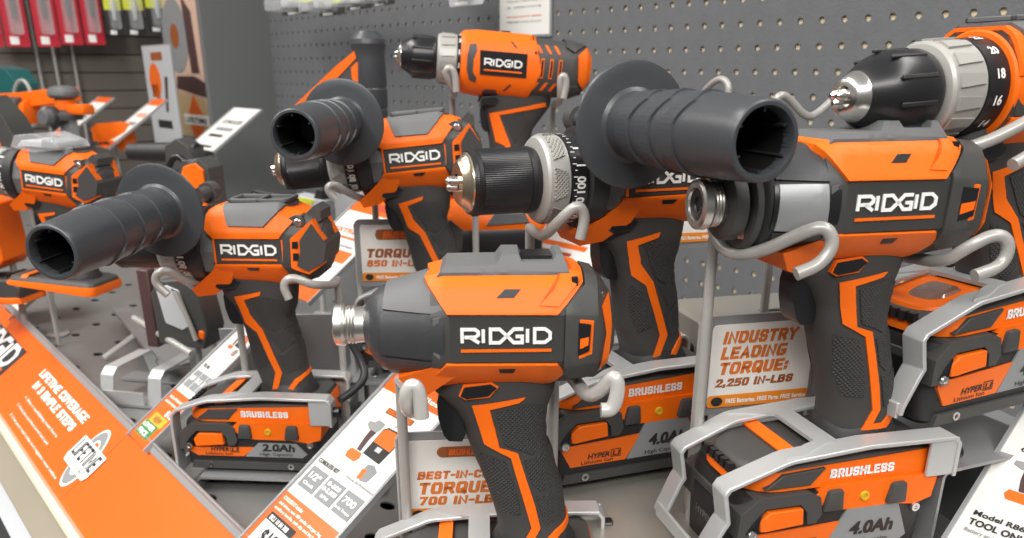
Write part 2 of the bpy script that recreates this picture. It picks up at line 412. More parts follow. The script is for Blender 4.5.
def to_cyl(mb,x,cz,r,ang):
    """XY lettering bent round an x-axis cylinder: text up = -x .. read around"""
    for v in mb.v:
        a,b,t=v.x,v.y,v.z
        th=ang+a/r; v.x=x-b; v.y=-(r+t+.15)*math.cos(th); v.z=cz+(r+t+.15)*math.sin(th)
    return mb
# ---------------------------------------------------------------- things
def thing(name,label,cat,loc=(0,0,0),mtx=None,group=None):
    o=bpy.data.objects.new(name,None); C.objects.link(o); o.empty_display_size=.02
    if mtx is not None: o.matrix_world=mtx
    else: o.location=loc
    o['label']=label; o['category']=cat
    if group: o['group']=group
    return o
def tag(o,label,cat,group=None):
    o['label']=label; o['category']=cat
    if group: o['group']=group
    return o
def struct(o): o['kind']='structure'; return o
def pose(px,py,Y,yaw,pitch=0,roll=0,local=(0,-27,0)):
    R=Euler([math.radians(v) for v in (roll,pitch,yaw)],'XYZ').to_matrix()
    T=at(px,py,Y)-R@(Vector(local)*.001)
    m=R.to_4x4(); m.translation=T; return m
def base_shift(m,off): return m@Matrix.Translation(Vector(off)*.001)
# ================================================================ TOOL PARTS
HW=31
def handle_surf(kind):
    if kind=='impact':
        st=[(12,-3,30,17),(24,-3,32,17.5),(35,-4,31,17.5),(44,-1,25,17),(52,1,22,16.5),(62,2,20.5,16.5),(70,5,21,16.5),(80,8,20,17),(90,11.5,20,17),(100,14,19.5,17),(110,16,19,17),(120,17,19.5,17.5)]
    elif kind=='drill':
        st=[(10,14,38,17),(25,16,38,18),(35,17,36,18),(46,16,30,17),(58,14,24,16.5),(75,14,20,16.5),(90,17,20,17),(110,20,19.5,17),(120,21,20,17.5)]
    else:
        st=[(12,-4,30,17),(24,-6,32,17.5),(38,-5,29,17.5),(48,-2,24,17),(55,-2,21,16.5),(66,0,20,16.5),(75,2,20.5,16.5),(85,3.5,20.5,17),(95,4.5,20.5,17),(105,7.5,20,17),(114,10,20,17),(120,10.5,20.5,17.5)]
    return Surf(st,sup(2.5,20),'z')
def build_grip(root,kind,off,sh,zend=128):
    hs=handle_surf(kind)
    g=MB(); hs.skin(g,12,zend); go=g.build('grip','grip',root,off=off,shear=sh,ang=50)
    if kind=='impact':
        stripe=[(-15,-39),(11,-35),(8,-37.5),(-6.5,-41),(-1.5,-62.5),(7.5,-65.5),(16.5,-95.5),(19.5,-109),(16,-117),(22,-117),(28,-111.5),(36,-108),(36,-111),(29.5,-115),(25,-120),(10,-120),(15,-109),(11.5,-95.5),(4,-68),(-9,-60.5)]
        pads=[[(-3.5,-43),(12,-39),(20,-41),(21.5,-52),(24,-62),(15,-67),(9,-64),(1,-61)],[(-11.5,-67),(1,-70),(8,-92),(9,-101),(-1,-101),(-7,-88)],[(11,-70),(17,-69),(26,-65),(30,-77),(30,-84),(20,-88),(15,-84)],[(17,-90),(21,-91),(31,-87),(33,-104),(22,-108)]]
    elif kind=='drill':
        stripe=[(-8.5,-46),(46,-31.5),(47,-35.5),(1,-47),(14,-74),(17,-100),(12,-100),(9,-76),(0,-73)]
        pads=[[(5,-48),(24,-42),(30,-50),(28,-60),(18,-72),(15,-66)]]
    else:
        stripe=[(-20,-38),(1,-33.6),(0,-36.5),(-13,-40.5),(-10,-52),(-3,-61.5),(-1,-64),(11,-99),(6.5,-113),(14,-113),(20,-105),(28,-101),(28,-103.5),(22,-108),(16,-117),(1,-117),(6,-99),(-5.5,-66),(-14.5,-59.5)]
        pads=[[(-9,-41),(2,-38),(14,-40),(15,-50),(17,-58),(8,-66),(1,-62)],[(3,-67),(9,-68),(19,-61),(22,-74),(12,-82)],[(9,-84),(13,-85),(22,-78),(25,-96),(14,-100)],[(-15,-66),(-8,-70),(-1,-84),(0,-92),(-8,-96),(-13,-86)]]
    st=MB(); hs.wrap(st,stripe,1.0,2.5); st.build('grip_stripe','orange2',go,off=off,shear=sh,ang=60)
    pd=MB()
    for p in pads: hs.wrap(pd,p,.7,2.2)
    pd.build('textured_pads','pad',go,off=off,shear=sh,ang=60)
    t=MB()
    tx={'impact':(-33,0),'drill':(-17,-2),'hammer':(-33,0)}[kind]
    poly=[(2,8),(-.5,0),(0,-9),(2.5,-18),(5,-21),(12,-22),(14,-18),(12,-8),(12,6)]
    slab(t,[(a+tx[0],b+tx[1]-41) for a,b in poly],lambda x,z:8.5-abs(x-tx[0]-6)*.25)
    t.build('trigger','black',root,off=off,bevel=1.5)
    d=MB(); dx={'impact':(-12,-31),'drill':(-10,-34),'hammer':(-24,-28)}[kind]
    hw=17.6
    slab(d,[(dx[0]-9,dx[1]-2),(dx[0]-7,dx[1]+2.5),(dx[0]+6,dx[1]+4),(dx[0]+9,dx[1]+2),(dx[0]+5,dx[1]-2),(dx[0]-6,dx[1]-3.5)],lambda x,z:hw+1.6)
    d.build('direction_switch','black',root,off=off)
    r=MB(); slab(r,[(dx[0]-9.8,dx[1]-2.2),(dx[0]-7.6,dx[1]+3.3),(dx[0]+6.5,dx[1]+4.8),(dx[0]+10,dx[1]+2.4),(dx[0]+5.5,dx[1]-3),(dx[0]-6.5,dx[1]-4.3)],lambda x,z:hw+.8)
    r.build('switch_surround','orange2' if kind=='impact' else 'char',root,off=off)
def rrect(x0,x1,hw,rf,rb,n=5):
    pts=[]
    for cx,cy,r,a0 in ((x1-rb,hw-rb,rb,0),(x0+rf,hw-rf,rf,90),(x0+rf,-hw+rf,rf,180),(x1-rb,-hw+rb,rb,270)):
        for i in range(n+1):
            a=math.radians(a0+90*i/n); pts.append((cx+r*math.cos(a),cy+r*math.sin(a)))
    return pts
def loft(mb,secs,mi=0):
    """secs: (z(x) function or number, x0,x1,hw,rf,rb)"""
    vs=[];fs=[];n=0
    for z,x0,x1,hw,rf,rb in secs:
        L=rrect(x0,x1,hw,rf,rb); n=len(L)
        for x,y in L: vs.append((x,y,z(x) if callable(z) else z))
    for k in range(len(secs)-1):
        for i in range(n):
            j=(i+1)%n; fs.append((k*n+i,k*n+j,(k+1)*n+j,(k+1)*n+i))
    fs.append(tuple(range(n-1,-1,-1))); fs.append(tuple((len(secs)-1)*n+i for i in range(n)))
    return mb.add(vs,fs,mi)
def build_base(root,off,sh,ah,gx,dz=0,brush=True,lettering=True,lens=False,nopack=False):
    """tool foot and battery pack; gx = centre of grip bottom"""
    X=gx-22     # battery centre
    K=dict(off=(off[0],off[1],off[2]))
    def B(mb,name,m,par,**k): 
        for v in mb.v: v.x+=X; v.z+=dz
        if sh:
            for v in mb.v: v.x+=sh*(-85)
        return mb.build(name,m,par,off=off,**k)
    top=lambda x:-118.5+min(0,(x+8)*.16)
    f=MB(); loft(f,[(lambda x:-132,-55,54,26,20,8),(lambda x:top(x)-4,-55,55,27,20,8),(lambda x:top(x)-1,-53,54,25,18,8),(lambda x:top(x)+.5,-49,50,22,16,7)])
    foot=B(f,'tool_foot','char',root,ang=40)
    c=MB(); c.lathe([(-121,24),(-117,23.5),(-112,20.5),(-109,19)],'z',(22,0,0),seg=36,scale=(1,.88)); B(c,'grip_collar','dark',foot)
    # orange skirt of the foot
    s=MB(); loft(s,[(-137 if not nopack else -132.5,-57,56,29.5,21,9),(lambda x:-129+min(0,(x+8)*.10),-57,57,29.5,21,9),(lambda x:-123+min(0,(x+8)*.14),-54,55.5,28,20,8)])
    sk=B(s,'orange_skirt','orange',foot,ang=40)
    a=MB(); a.prism([(-32,-16),(-22,-20),(-22,20),(-32,16)],-124.2,-122.3,'xy'); 
    for v in a.v: v.z+= -.5+ (v.x+8)*.16*.0
    a2=MB(); a2.ribbon([(-27,-25.3,top(-27)-2.2),(-27,-22,top(-27)+.9),(-27,22,top(-27)+.9),(-27,25.3,top(-27)-2.2)],(1,0,.16),8,1.2); B(a2,'top_stripe','orange',foot) if not lens else None
    if lens:
        tp=lambda x:top(x)+1.4
        a3=MB(); loft(a3,[(lambda x:top(x)-3,-53,-12,24,18,5),(lambda x:top(x)+1.2,-51,-13,22,17,5)]); B(a3,'orange_top_plate','orange',foot)
        a3=MB(); loft(a3,[(lambda x:top(x)+1,-42,-20,11,8,4),(lambda x:top(x)+2.6,-40,-21,9.5,8,4)]); B(a3,'lens','led',foot)
    # front air vents
    v=MB()
    for k in range(5): v.box((-58.5,-12+k*6-2,-131),(-55,-12+k*6+2,-126))
    B(v,'front_vents','black',foot)
    if brush and not nopack:
        for sd in (-1,1):
            b=MB(); slabp=[(-46,-137.2),(-32,-126),(-26,-124.8),(-20,-125.5),(-25,-136)]
        b=MB(); slab(b,[(-46,-135),(-36,-127.5),(-12,-126),(-20,-135)],lambda x,z:30.3); B(b,'side_inlay','char',foot,bevel=.4)
        if lettering:
            t=MB()
            for sd in (-1,1):
                q=stext('BRUSHLESS',0,0,5.2,width=38,align='c',wt=.22); to_side(q,10,-132.5,sd*29.9,sd); t.add(q.v,q.f)
            B(t,'brushless_lettering','white',foot)
    if nopack: return
    # lower orange housing between foot and pack
    o=MB(); slab(o,[(-12,-136),(56,-136),(54,-150),(44,-153),(28,-151),(2,-151),(-10,-150),(-17,-141)],lambda x,z:31.8); B(o,'orange_rail','orange',foot,bevel=1)
    b=MB()
    for x in (-7,31): b.prism([(x-6,-150),(x-3.5,-138),(x+5,-138),(x+6,-150)],-34.6,34.6,'xz',ch=1.5)
    B(b,'rail_bumps','char',foot)
    if nopack: return
    tall=0 if ah=='2.0' else 8
    bt=-178-tall
    p=MB(); loft(p,[(bt,-56,50,27,8,5),(bt+3,-59,52,30,9,6),(-150,-60,52.5,31,10,6),(-139,-58,52,31,12,6)])
    pk=B(p,'battery_pack','dark',root,ang=40)
    l=MB(); slab(l,[(-61,-160),(-60,-146),(-50,-137.5),(-22,-137.5),(-15,-141),(-13,-151),(-16,-156),(-21,-156),(-22,-149),(-26,-144),(-46,-144),(-53,-152),(-55,-160)],lambda x,z:33.4)
    B(l,'latch_guard','char',pk,bevel=1.2)
    k=MB(); slab(k,[(-48,-157),(-49,-151),(-44,-146),(-25,-146),(-24,-155)],lambda x,z:34.5-(0 if x>-46 else 1)); B(k,'release_button','orange',pk,bevel=1.5)
    k=MB()
    for i in range(6): slab(k,[(-56.5+i*1.2,-157+i*.2),(-56+i*1.2,-157+i*.2),(-52.5+i*.8,-151+i*.9),(-53+i*.8,-151+i*.9)],lambda x,z:34)
    B(k,'latch_ribs','black',pk)
    zt=-159 if tall else -158
    zb=zt-8-tall*.9
    g=MB(); slab(g,[(-54,zt-1),(0,zt+1 if tall else zt),(-10,zb),(-48,zb),(-54,zt-4)],lambda x,z:31.7); B(g,'orange_label','orange_ink',pk)
    g=MB(); slab(g,[(-9,zb),(3,zt+4+tall*.5),(34,zt+4+tall*.5),(42,zb+3),(38,zb)],lambda x,z:31.9); B(g,'capacity_label','tile_grey',pk)
    fr=MB(); fr_poly=[(-54,bt+1),(-52,bt+7),(44,bt+7),(47,bt+1)]
    slab(fr,fr_poly,lambda x,z:32.3); B(fr,'bottom_frame','char',pk,bevel=.8)
    if lettering:
        t=MB()
        for sd in (-1,1):
            q=text_mb(ah+'Ah',0,0,7.5 if tall else 6.2,width=26,bold=.03,ital=.15,align='c'); to_side(q,19,zb+5.5+(2 if tall else 0),sd*32.2,sd); t.add(q.v,q.f)
            q=text_mb('High Capacity',0,0,2.6,width=27,bold=.015,ital=.1,align='c'); to_side(q,17,zb+1.6,sd*32.2,sd); t.add(q.v,q.f)
            q=text_mb('HYPER',0,0,3.6,width=15,bold=.02,ital=.2,align='c'); to_side(q,-29,zb+4.2,sd*32.0,sd); t.add(q.v,q.f)
            q=text_mb('LI',0,0,3.2,width=4.5,bold=.02,ital=.2,align='c'); to_side(q,-17,zb+4.4,sd*32.0,sd); t.add(q.v,q.f)
            q=text_mb('Lithium Ion',0,0,2.4,width=22,bold=.015,align='c'); to_side(q,-30,zb+1,sd*32.0,sd); t.add(q.v,q.f)
            for (x0,x1,z0,z1) in ((-20.5,-13.5,zb+3.4,zb+3.9),(-20.5,-13.5,zb+8.2,zb+8.7),(-20.5,-20,zb+3.4,zb+8.7),(-14,-13.5,zb+3.4,zb+8.7)):
                t.box((x0,-32.0 if sd<0 else 31.9,z0),(x1,-31.9 if sd<0 else 32.0,z1))
        B(t,'pack_lettering','ink',pk)
    for (x,z) in ((-53,-158+(0 if tall else 1)),(45,-155),(-38,bt+4),(28,bt+4),(12,-144)):
        m=MB()
        for sd in (-1,1):
            y=sd*(33.6 if x in(-53,) else 31.2 if x!=12 else 31.5)
            m.lathe([(y,0.2),(y,2.9),(y+sd*1.6,2.4),(y+sd*1.6,1.4),(y+sd*.8,1.2),(y+sd*.8,.1)],'y',(x,0,z),seg=16)
        B(m,'screw','screw' if x!=12 else 'gold_ink',pk)
    # front face label of the pack
    q=MB(); q.box((-61.2,-17,bt+8),(-59.5,17,-150)); B(q,'front_label','black',pk)
    if lettering:
        q=text_mb('HYPER LI',0,0,4,width=24,bold=.02,align='c')
        for v in q.v: v.x,v.y,v.z=-61.5,-v.x,v.y-166
        B(q,'front_lettering','grey_ink',pk)
BASE_OFF=lambda gx:(gx-22,0,-178)
def logo_on(root,off,x,z,y,w,under=True,par=None):
    t=MB()
    for sd in (-1,1):
        q=logo_mb(w,.5); to_side(q,x,z,sd*y,sd); t.add(q.v,q.f)
    t.build('logo_lettering','white',par or root,off=off)
    u=MB()
    for sd in (-1,1): u.box((x-w/2,min(sd*y,sd*(y+.5)),z-8.0),(x+w/2,max(sd*y,sd*(y+.5)),z-6.6))
    u.build('logo_underline','orange2',par or root,off=off)
def impact(name,label,mtx,ah,sticker,sh=0,ext=0,group=None,bdz=0):
    gx=17; off=BASE_OFF(gx+sh*(-85)*1.0); off=(gx-22+sh*-85,0,-178-(0 if ah=='2.0' else 8))
    root=thing(name,label,'power tool',mtx=base_shift(mtx,off),group=group)
    K=dict(off=off)
    st=[(-68,-1.5,9.5,9.5),(-66.5,-1.5,12,12),(-64,-1.8,16.5,16.5),(-59,-2.5,21,21),(-38,-1.5,26,26),(-28,-.5,27.5,27),(32,-.5,27.5,27),(45+ext,-1,25,24.5),(52+ext,-2,18,19),(55+ext,-2,12,14)]
    bs=Surf(st,PFAC); ns=Surf(st,[(-1,.30),(-.93,.42),(-.62,.86),(-.45,.98),(.38,.98),(.55,.86),(.93,.45),(1,.30)])
    b=MB(); bs.skin(b,-34,55+ext); b.build('housing','char',root,**K)
    n=MB()
    nst=Surf(st,sup(2.15,24)); nst.skin(n,-68,-33); no=n.build('nose_cone','nose' if not sticker else 'dark',root,ang=50,**K)
    # faceted cheeks on the nose
    f=MB(); nst.wrap(f,[(-58,9),(-59,-10),(-28,-11.5),(-28,9.5)],.9,2)
    f.build('cheek_panel','nose' if not sticker else 'black',no,ang=30,**K)
    f=MB(); nst.wrap(f,[(-57,11),(-55,50),(-34,50),(-36,24),(-27,10.5)],1.4,2.5); f.build('upper_cowl','cap' if not sticker else 'nose',no,ang=30,**K)
    f=MB(); nst.wrap(f,[(-57,-12),(-55,-30),(-40,-42),(-27,-30),(-27,-13)],1.0,2.5); f.build('lower_cowl','nose',no,ang=30,**K)
    if sticker:
        f=MB(); nst.wrap(f,[(-56,9),(-57,-10.5),(-33.5,-11.5),(-34.5,9.5)],1.5,1.5); f.build('silver_sticker','sticker',no,ang=30,**K)
        f=MB(); f.lathe([(-75,15),(-74,16.5),(-68,17),(-68,12)],'x',(0,0,-1.5)); f.build('nose_ring','char',no,**K)
        f=MB(); f.lathe([(-66,19),(-65.5,20.4),(-63,21.4),(-63,18)],'x',(0,0,-2)); f.build('nose_rib','char',no,**K)
        f=MB(); slab(f,[(-69.5,-11),(-64,-10),(-64,-17),(-69,-16)],lambda x,z:10.5); f.build('nose_light','led',no,**K)
    c=MB(); kk=1.12 if sticker else 1.0; cx=-4 if sticker else 0
    c.lathe([(a+cx,r*kk) for a,r in [(-83,7),(-83.4,9),(-82.6,10.4),(-79,10.7),(-77.6,10.2),(-77.2,9.3),(-76.4,9.7),(-75.6,9.2),(-74.8,9.7),(-74,9.2),(-73.2,9.7),(-72.4,9.2),(-70,9.0),(-60,9)]],'x',(0,0,-1),seg=44,cap=False)
    c.lathe([(-83+cx,7*kk),(-79+cx,6*kk)],'x',(0,0,-1),cap=False); c.build('bit_collet','brushed',root,ang=22,**K)
    c=MB(); c.lathe([(-82+cx,7*kk),(-81.8+cx,3.6)],'x',(0,0,-1),cap=False,seg=30); c.lathe([(-81+cx,3.7),(-74,3.6)],'x',(0,0,-1),cap=True,seg=6); c.build('hex_socket','hole',root,**K)
    u=MB(); bs.wrap(u,[(-37,25),(-26,10.7),(25.5,10.2),(30,14.5),(38,23),(39,54.5),(-35,54.5)],1.8,3)
    bs.wrap(u,[(-27,-13),(26,-13.5),(30,-19),(24,-26.5),(15,-29),(-27,-29),(-36,-24)],1.4,3)
    slab(u,[(-51,-22),(-27,-13.5),(-20,-20),(-26,-24),(-38,-33.5),(-45,-31.5)],lambda x,z:max(15,min(25.0,25+(z+14)*.42)))
    so=u.build('orange_shell','orange',root,ang=28,**K)
    # ridges and slots of the shell
    r=MB(); bs.wrap(r,[(17,14),(26,13.5),(37,24),(37,34),(30,30),(24,20)],2.4,3); r.build('shell_ridge','orange',so,ang=28,**K)
    r=MB()
    bs.wrap(r,[(-3,17.2),(5,17.2),(8.5,20.6),(1,20.6)],2.1,1.5); bs.wrap(r,[(-2,-15.5),(6,-15.5),(5,-18),(-1.5,-18)],1.7,1.5)
    slab(r,[(32.5,22.5),(35.5,22.5),(35.5,27),(32.5,27)],lambda x,z:21.6)
    islands(r,'vent_slot','hole',so,**K)
    # raised grey block on top
    t=MB(); slab(t,[(-31,27),(-27,31.5),(-3,31.8),(0,36.2),(8,36.2),(9.5,33),(24,33),(26,36.2),(29,36),(32,28),(28,21.5),(-22,21.5)],lambda x,z:17.5 if z<29 else 17.5-(z-29)*.75)
    to=t.build('top_cap','cap',root,bevel=1.0,**K)
    t=MB(); t.box((9.6,-8,33),(23.8,8,34.8)); t.build('cap_recess','black',to,**K)
    p=MB(); slab(p,[(-31,8),(-29,10.5),(29,10.5),(29,-12.5),(-29,-12.5),(-31,-10)],lambda x,z:27.6 if x>-26 else 26.2)
    po=p.build('label_panel','panel',root,bevel=.8,**K)
    logo_on(root,off,1.5,.8,27.7,43,par=po)
    q=MB(); slab(q,[(-33,9),(-29,10),(-29,-12),(-33,-9)],lambda x,z:26.8); q.build('panel_edge','cap',po,bevel=.7,**K)
    # rear: charcoal end with orange window and orange rim
    rr=MB(); bs.wrap(rr,[(29,-19),(29.5,13),(39,22),(40,53),(50+ext,53),(53+ext,0),(50+ext,-22),(33,-22)],2.0,3); ro=rr.build('rear_housing','char',root,ang=28,**K)
    w=MB(); slab(w,[(34,9),(43+ext*.6,7.5),(42.5+ext*.6,-9),(34,-12)],lambda x,z:28.2 if x<40 else 27.6); w.build('window_frame','orange2',ro,bevel=.5,**K)
    w=MB(); slab(w,[(35.6,7),(41.5+ext*.6,6),(41+ext*.6,-7),(35.6,-9.5)],lambda x,z:28.5); w.build('cooling_window','black',ro,**K)
    w=MB(); slab(w,[(36.5,-1),(40.6+ext*.6,0),(40.4+ext*.6,-4),(36.5,-6)],lambda x,z:28.7); w.build('window_slats','orange2',ro,**K)
    e=MB(); bs.wrap(e,[(47+ext,12),(51+ext,16),(52.5+ext,2),(51+ext,-14),(47+ext,-16),(49.5+ext,0)],3.2,3); e.build('rear_rim','orange',ro,ang=28,**K)
    for z in (17,-18):
        m=MB()
        for sd in (-1,1): m.lathe([(sd*14,2.8),(sd*18.5,2.8),(sd*19.5,2)],'y',(46+ext,0,z),seg=14)
        m.build('screw','screw',ro,**K)
    build_grip(root,'impact',off,sh); build_base(root,off,sh,ah,gx,dz=bdz)
    return root
def aux_handle(root,off,x,z,axz=0,axx=0,ydisc=44,length=118):
    """side handle pointing to the viewer: clamp band, rod, guard disc and hollow grip"""
    rot=Euler((math.radians(-axz),0,math.radians(axx)),'XYZ').to_matrix()
    c=(x,0,z)
    m=MB(); yb=-ydisc
    prof=[(yb+6,9),(yb+4,17),(yb+2.4,29),(yb+1.2,32.4),(yb-.2,33.2),(yb-1.4,32.8),(yb-1.8,31.8),(yb-1.9,26),(yb-2.4,19.6),(yb-4,17.6),(yb-8,16.7),(yb-13,16.6)]
    for k in range(1,30):
        t=k/30; y=yb-13-(length-16)*t; r=16.4+2.0*math.sin(PI*(t*.9+.05))**1.0+.5*t
        prof.append((y,r))
    end=yb-length
    prof+=[(end+2.2,17.1),(end+.6,16.6),(end,15.8),(end,14.3),(end+1.2,13.8),(end+6,13.2),(end+50,12),(end+52,0.1)]
    m.lathe(prof,'y',c,seg=56,cap=False,rot=rot); h=m.build('side_handle','handle',root,off=off,ang=32)
    # raised chevron scales on the grip
    g=MB()
    for k,(y0) in enumerate((yb-30,yb-52,yb-74)):
        for i in range(48):
            a0=2*PI*i/48; a1=2*PI*(i+1)/48; 
            f=lambda a:max(0,abs(((a/(2*PI)*2+.3)%1)-.5)*60-18)
            r=16.95+1.9*math.sin(PI*((yb-13-y0)/(length-16)*.9+.05))
            P=[]
            for a in (a0,a1):
                for dy,dr in ((16,-.3),(.6,.95),(0,-.8)):
                    P.append(rot@Vector(((r+dr)*math.cos(a),y0-f(a)*.55+dy,(r+dr)*math.sin(a)))+Vector(c))
            g.add(P,[(0,1,4,3),(1,2,5,4)])
    g.build('handle_scales','handle',h,off=off)
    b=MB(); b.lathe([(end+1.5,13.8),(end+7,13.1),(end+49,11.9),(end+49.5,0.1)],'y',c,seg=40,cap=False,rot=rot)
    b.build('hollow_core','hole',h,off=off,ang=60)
    b=MB()
    for i in range(6):
        a=PI/6+PI/3*i; u=Vector((math.cos(a),0,math.sin(a))); t=Vector((-math.sin(a),0,math.cos(a)))
        P=[rot@(u*rr+t*s+Vector((0,y,0)))+Vector(c) for rr in (13.9,11.6) for s in (-.45,.45) for y in (end+2.5,end+46)]
        b.add(P,[(0,1,3,2),(4,6,7,5),(0,2,6,4),(1,5,7,3),(0,4,5,1),(2,3,7,6)])
    b.build('inner_ribs','dark',h,off=off)
    r=MB(); r.lathe([(yb+6,5.5),(30,5.5),(31,4.5)],'y',c,seg=20,rot=rot); 
    r.lathe([(-22,8.5),(6,8.5),(8,7)],'y',c,seg=6,rot=rot); r.lathe([(24,8),(34,8),(35,6.5)],'y',c,seg=20,rot=rot)
    r.build('handle_bolt','char',root,off=off)
def chuck(root,off,cz,p,kind,mirror=False):
    """p: tip, ring0, sleeve0, sleeve1, collar1, strip1"""
    tip,r0,s0,s1,c1,k1=p; c=(0,0,cz)
    m=MB(); m.lathe([(s0+1,16.8),(s0-.2,16.4),(s0-1,14.8),(r0,12.6),(r0-1,11.4),(r0-1.2,5)] if kind=='knurl' else [(s0+1,11.9),(s0,11.7),(r0+1,9.2),(r0,7.8),(r0-.4,5.4),(r0+2,4.6)],'x',c,cap=False,seg=44); fr=m.build('front_ring','brass' if kind=='knurl' else 'chrome',root,off=off)
    m=MB()
    for i in range(3):
        a=2*PI*i/3+.5; m.lathe([(tip,1.0),(tip+1.5,2.4),(r0+3,3.2)],'x',(0,2.3*math.cos(a),cz+2.3*math.sin(a)),seg=14)
    m.build('chuck_jaws','chrome',fr,off=off)
    m=MB()
    if kind=='knurl':
        vs=[];seg=200
        prof=[(s0,14.5),(s0+1,17.6),(s0+3,18.2),(s1-3,18.2),(s1-1,17.8),(s1,16)]
        fs=[]
        for j,(a,r) in enumerate(prof):
            for i in range(seg):
                t=2*PI*i/seg; rr=r+(.22 if (i%2 and 1<j<4) else 0); vs.append((a,rr*math.cos(t),cz+rr*math.sin(t)))
        for j in range(len(prof)-1):
            for i in range(seg):
                k=(i+1)%seg; fs.append((j*seg+i,j*seg+k,(j+1)*seg+k,(j+1)*seg+i))
        fs.append(tuple(range(seg))); fs.append(tuple((len(prof)-1)*seg+i for i in range(seg)))
        m.add(vs,fs); sl=m.build('chuck_sleeve','black',root,off=off,ang=20)
        b=MB(); b.lathe([(s0+3,18.3),(s0+3.3,18.9),(s0+5.5,18.9),(s0+6,18.3)],'x',c,cap=False,seg=50); b.lathe([(s1-7,18.3),(s1-6.7,18.9),(s1-4,18.9),(s1-3.6,18.3)],'x',c,cap=False,seg=50); b.build('sleeve_bands','hole',sl,off=off)
    else:
        m.lathe([(s0,11.2),(s0+.8,12.2),(s0+10,17.6),(s0+17,20),(s1-4,20),(s1-2,19.4),(s1,18)],'x',c,seg=48)
        sl=m.build('chuck_sleeve','black',root,off=off,ang=25)
        b=MB()
        for i in range(10):
            a=2*PI*i/10+.2; u=Vector((0,math.cos(a),math.sin(a))); t=Vector((0,-math.sin(a),math.cos(a)))
            L=(s1-s0)
            P=[Vector((x,0,cz))+u*rr+t*s for x in (s0+L*.30,s0+L*.84) for rr in (19.0,20.5) for s in (-1.1,1.1)]
            b.add(P,[(0,1,3,2),(4,6,7,5),(0,2,6,4),(1,5,7,3),(0,4,5,1),(2,3,7,6)])
        b.build('sleeve_ribs','dark',sl,off=off,bevel=.5)
    # torque collar
    R=24.5 if kind=='knurl' else 23.0
    m=MB(); m.lathe([(s1-1,R-5),(s1,R-1.2),(s1+1.5,R),(c1-1,R),(c1,R-1)],'x',c,seg=56); co=m.build('torque_collar','collar',root,off=off,ang=25)
    m=MB(); nb=7 if kind=='knurl' else 14
    for i in range(nb):
        a=2*PI*(i+.5)/nb; W=PI/nb*(.80 if kind=='knurl' else .62)
        x0,x1=s1+3.5,c1-3
        P=[]
        for rr in (R-.2,R+1.1):
            for x,wf in ((x0,1.0),(x1,.7)):
                for sgn in (-1,-.33,.33,1): P.append((x,rr*math.cos(a+sgn*W*wf),cz+rr*math.sin(a+sgn*W*wf)))
        m.add(P,[(8,9,10,11,15,14,13,12),(0,1,9,8),(1,2,10,9),(2,3,11,10),(4,12,13,5),(5,13,14,6),(6,14,15,7),(0,8,12,4),(3,7,15,11)])
    m.build('collar_grips','collar_dots' if kind=='knurl' else 'collar',co,off=off)
    m=MB(); m.lathe([(c1-.5,R-1),(c1,R+.3),(k1-.5,R+.9),(k1,R-.5)],'x',c,seg=56); st=m.build('number_ring','black',root,off=off,ang=25)
    t=MB(); nums={'knurl':['20','40','60','80','100','|','1'],'smooth':['10','12','14','16','18','20','22','24','2','4','6','8']}[kind]
    n=len(nums)
    for i,sx in enumerate(nums):
        a0=-.52+ (2*PI*i/ (n*(1.9 if kind=='knurl' else 1)) if kind=='knurl' else 2*PI*(i-3)/n)
        q=text_mb(sx,0,0,5.0 if kind=='knurl' else 4.6,bold=.02,align='c')
        if kind=='knurl': q=to_cyl(q,(c1+k1)/2+2.4,cz,R+.75,-.45+.42*(i-3))
        else:
            for v in q.v:
                a,b,tt=v.x,v.y,v.z; th=.30+a0+(b-2.3)/(R+1); v.x=(c1+k1)/2+a*.9+.4; v.y=-(R+tt+.85)*math.cos(th); v.z=cz+(R+tt+.85)*math.sin(th)
        t.add(q.v,q.f)
    for i in range(44 if kind=='knurl' else 0):
        a=2*PI*i/44; q=MB(); q.box((-.25,-.2,0),(.25,2.2 if i%2 else 1.2,.1)); q=to_cyl(q,c1+2.6,cz,R+.55,a); t.add(q.v,q.f)
    t.build('collar_numbers','white',st,off=off)
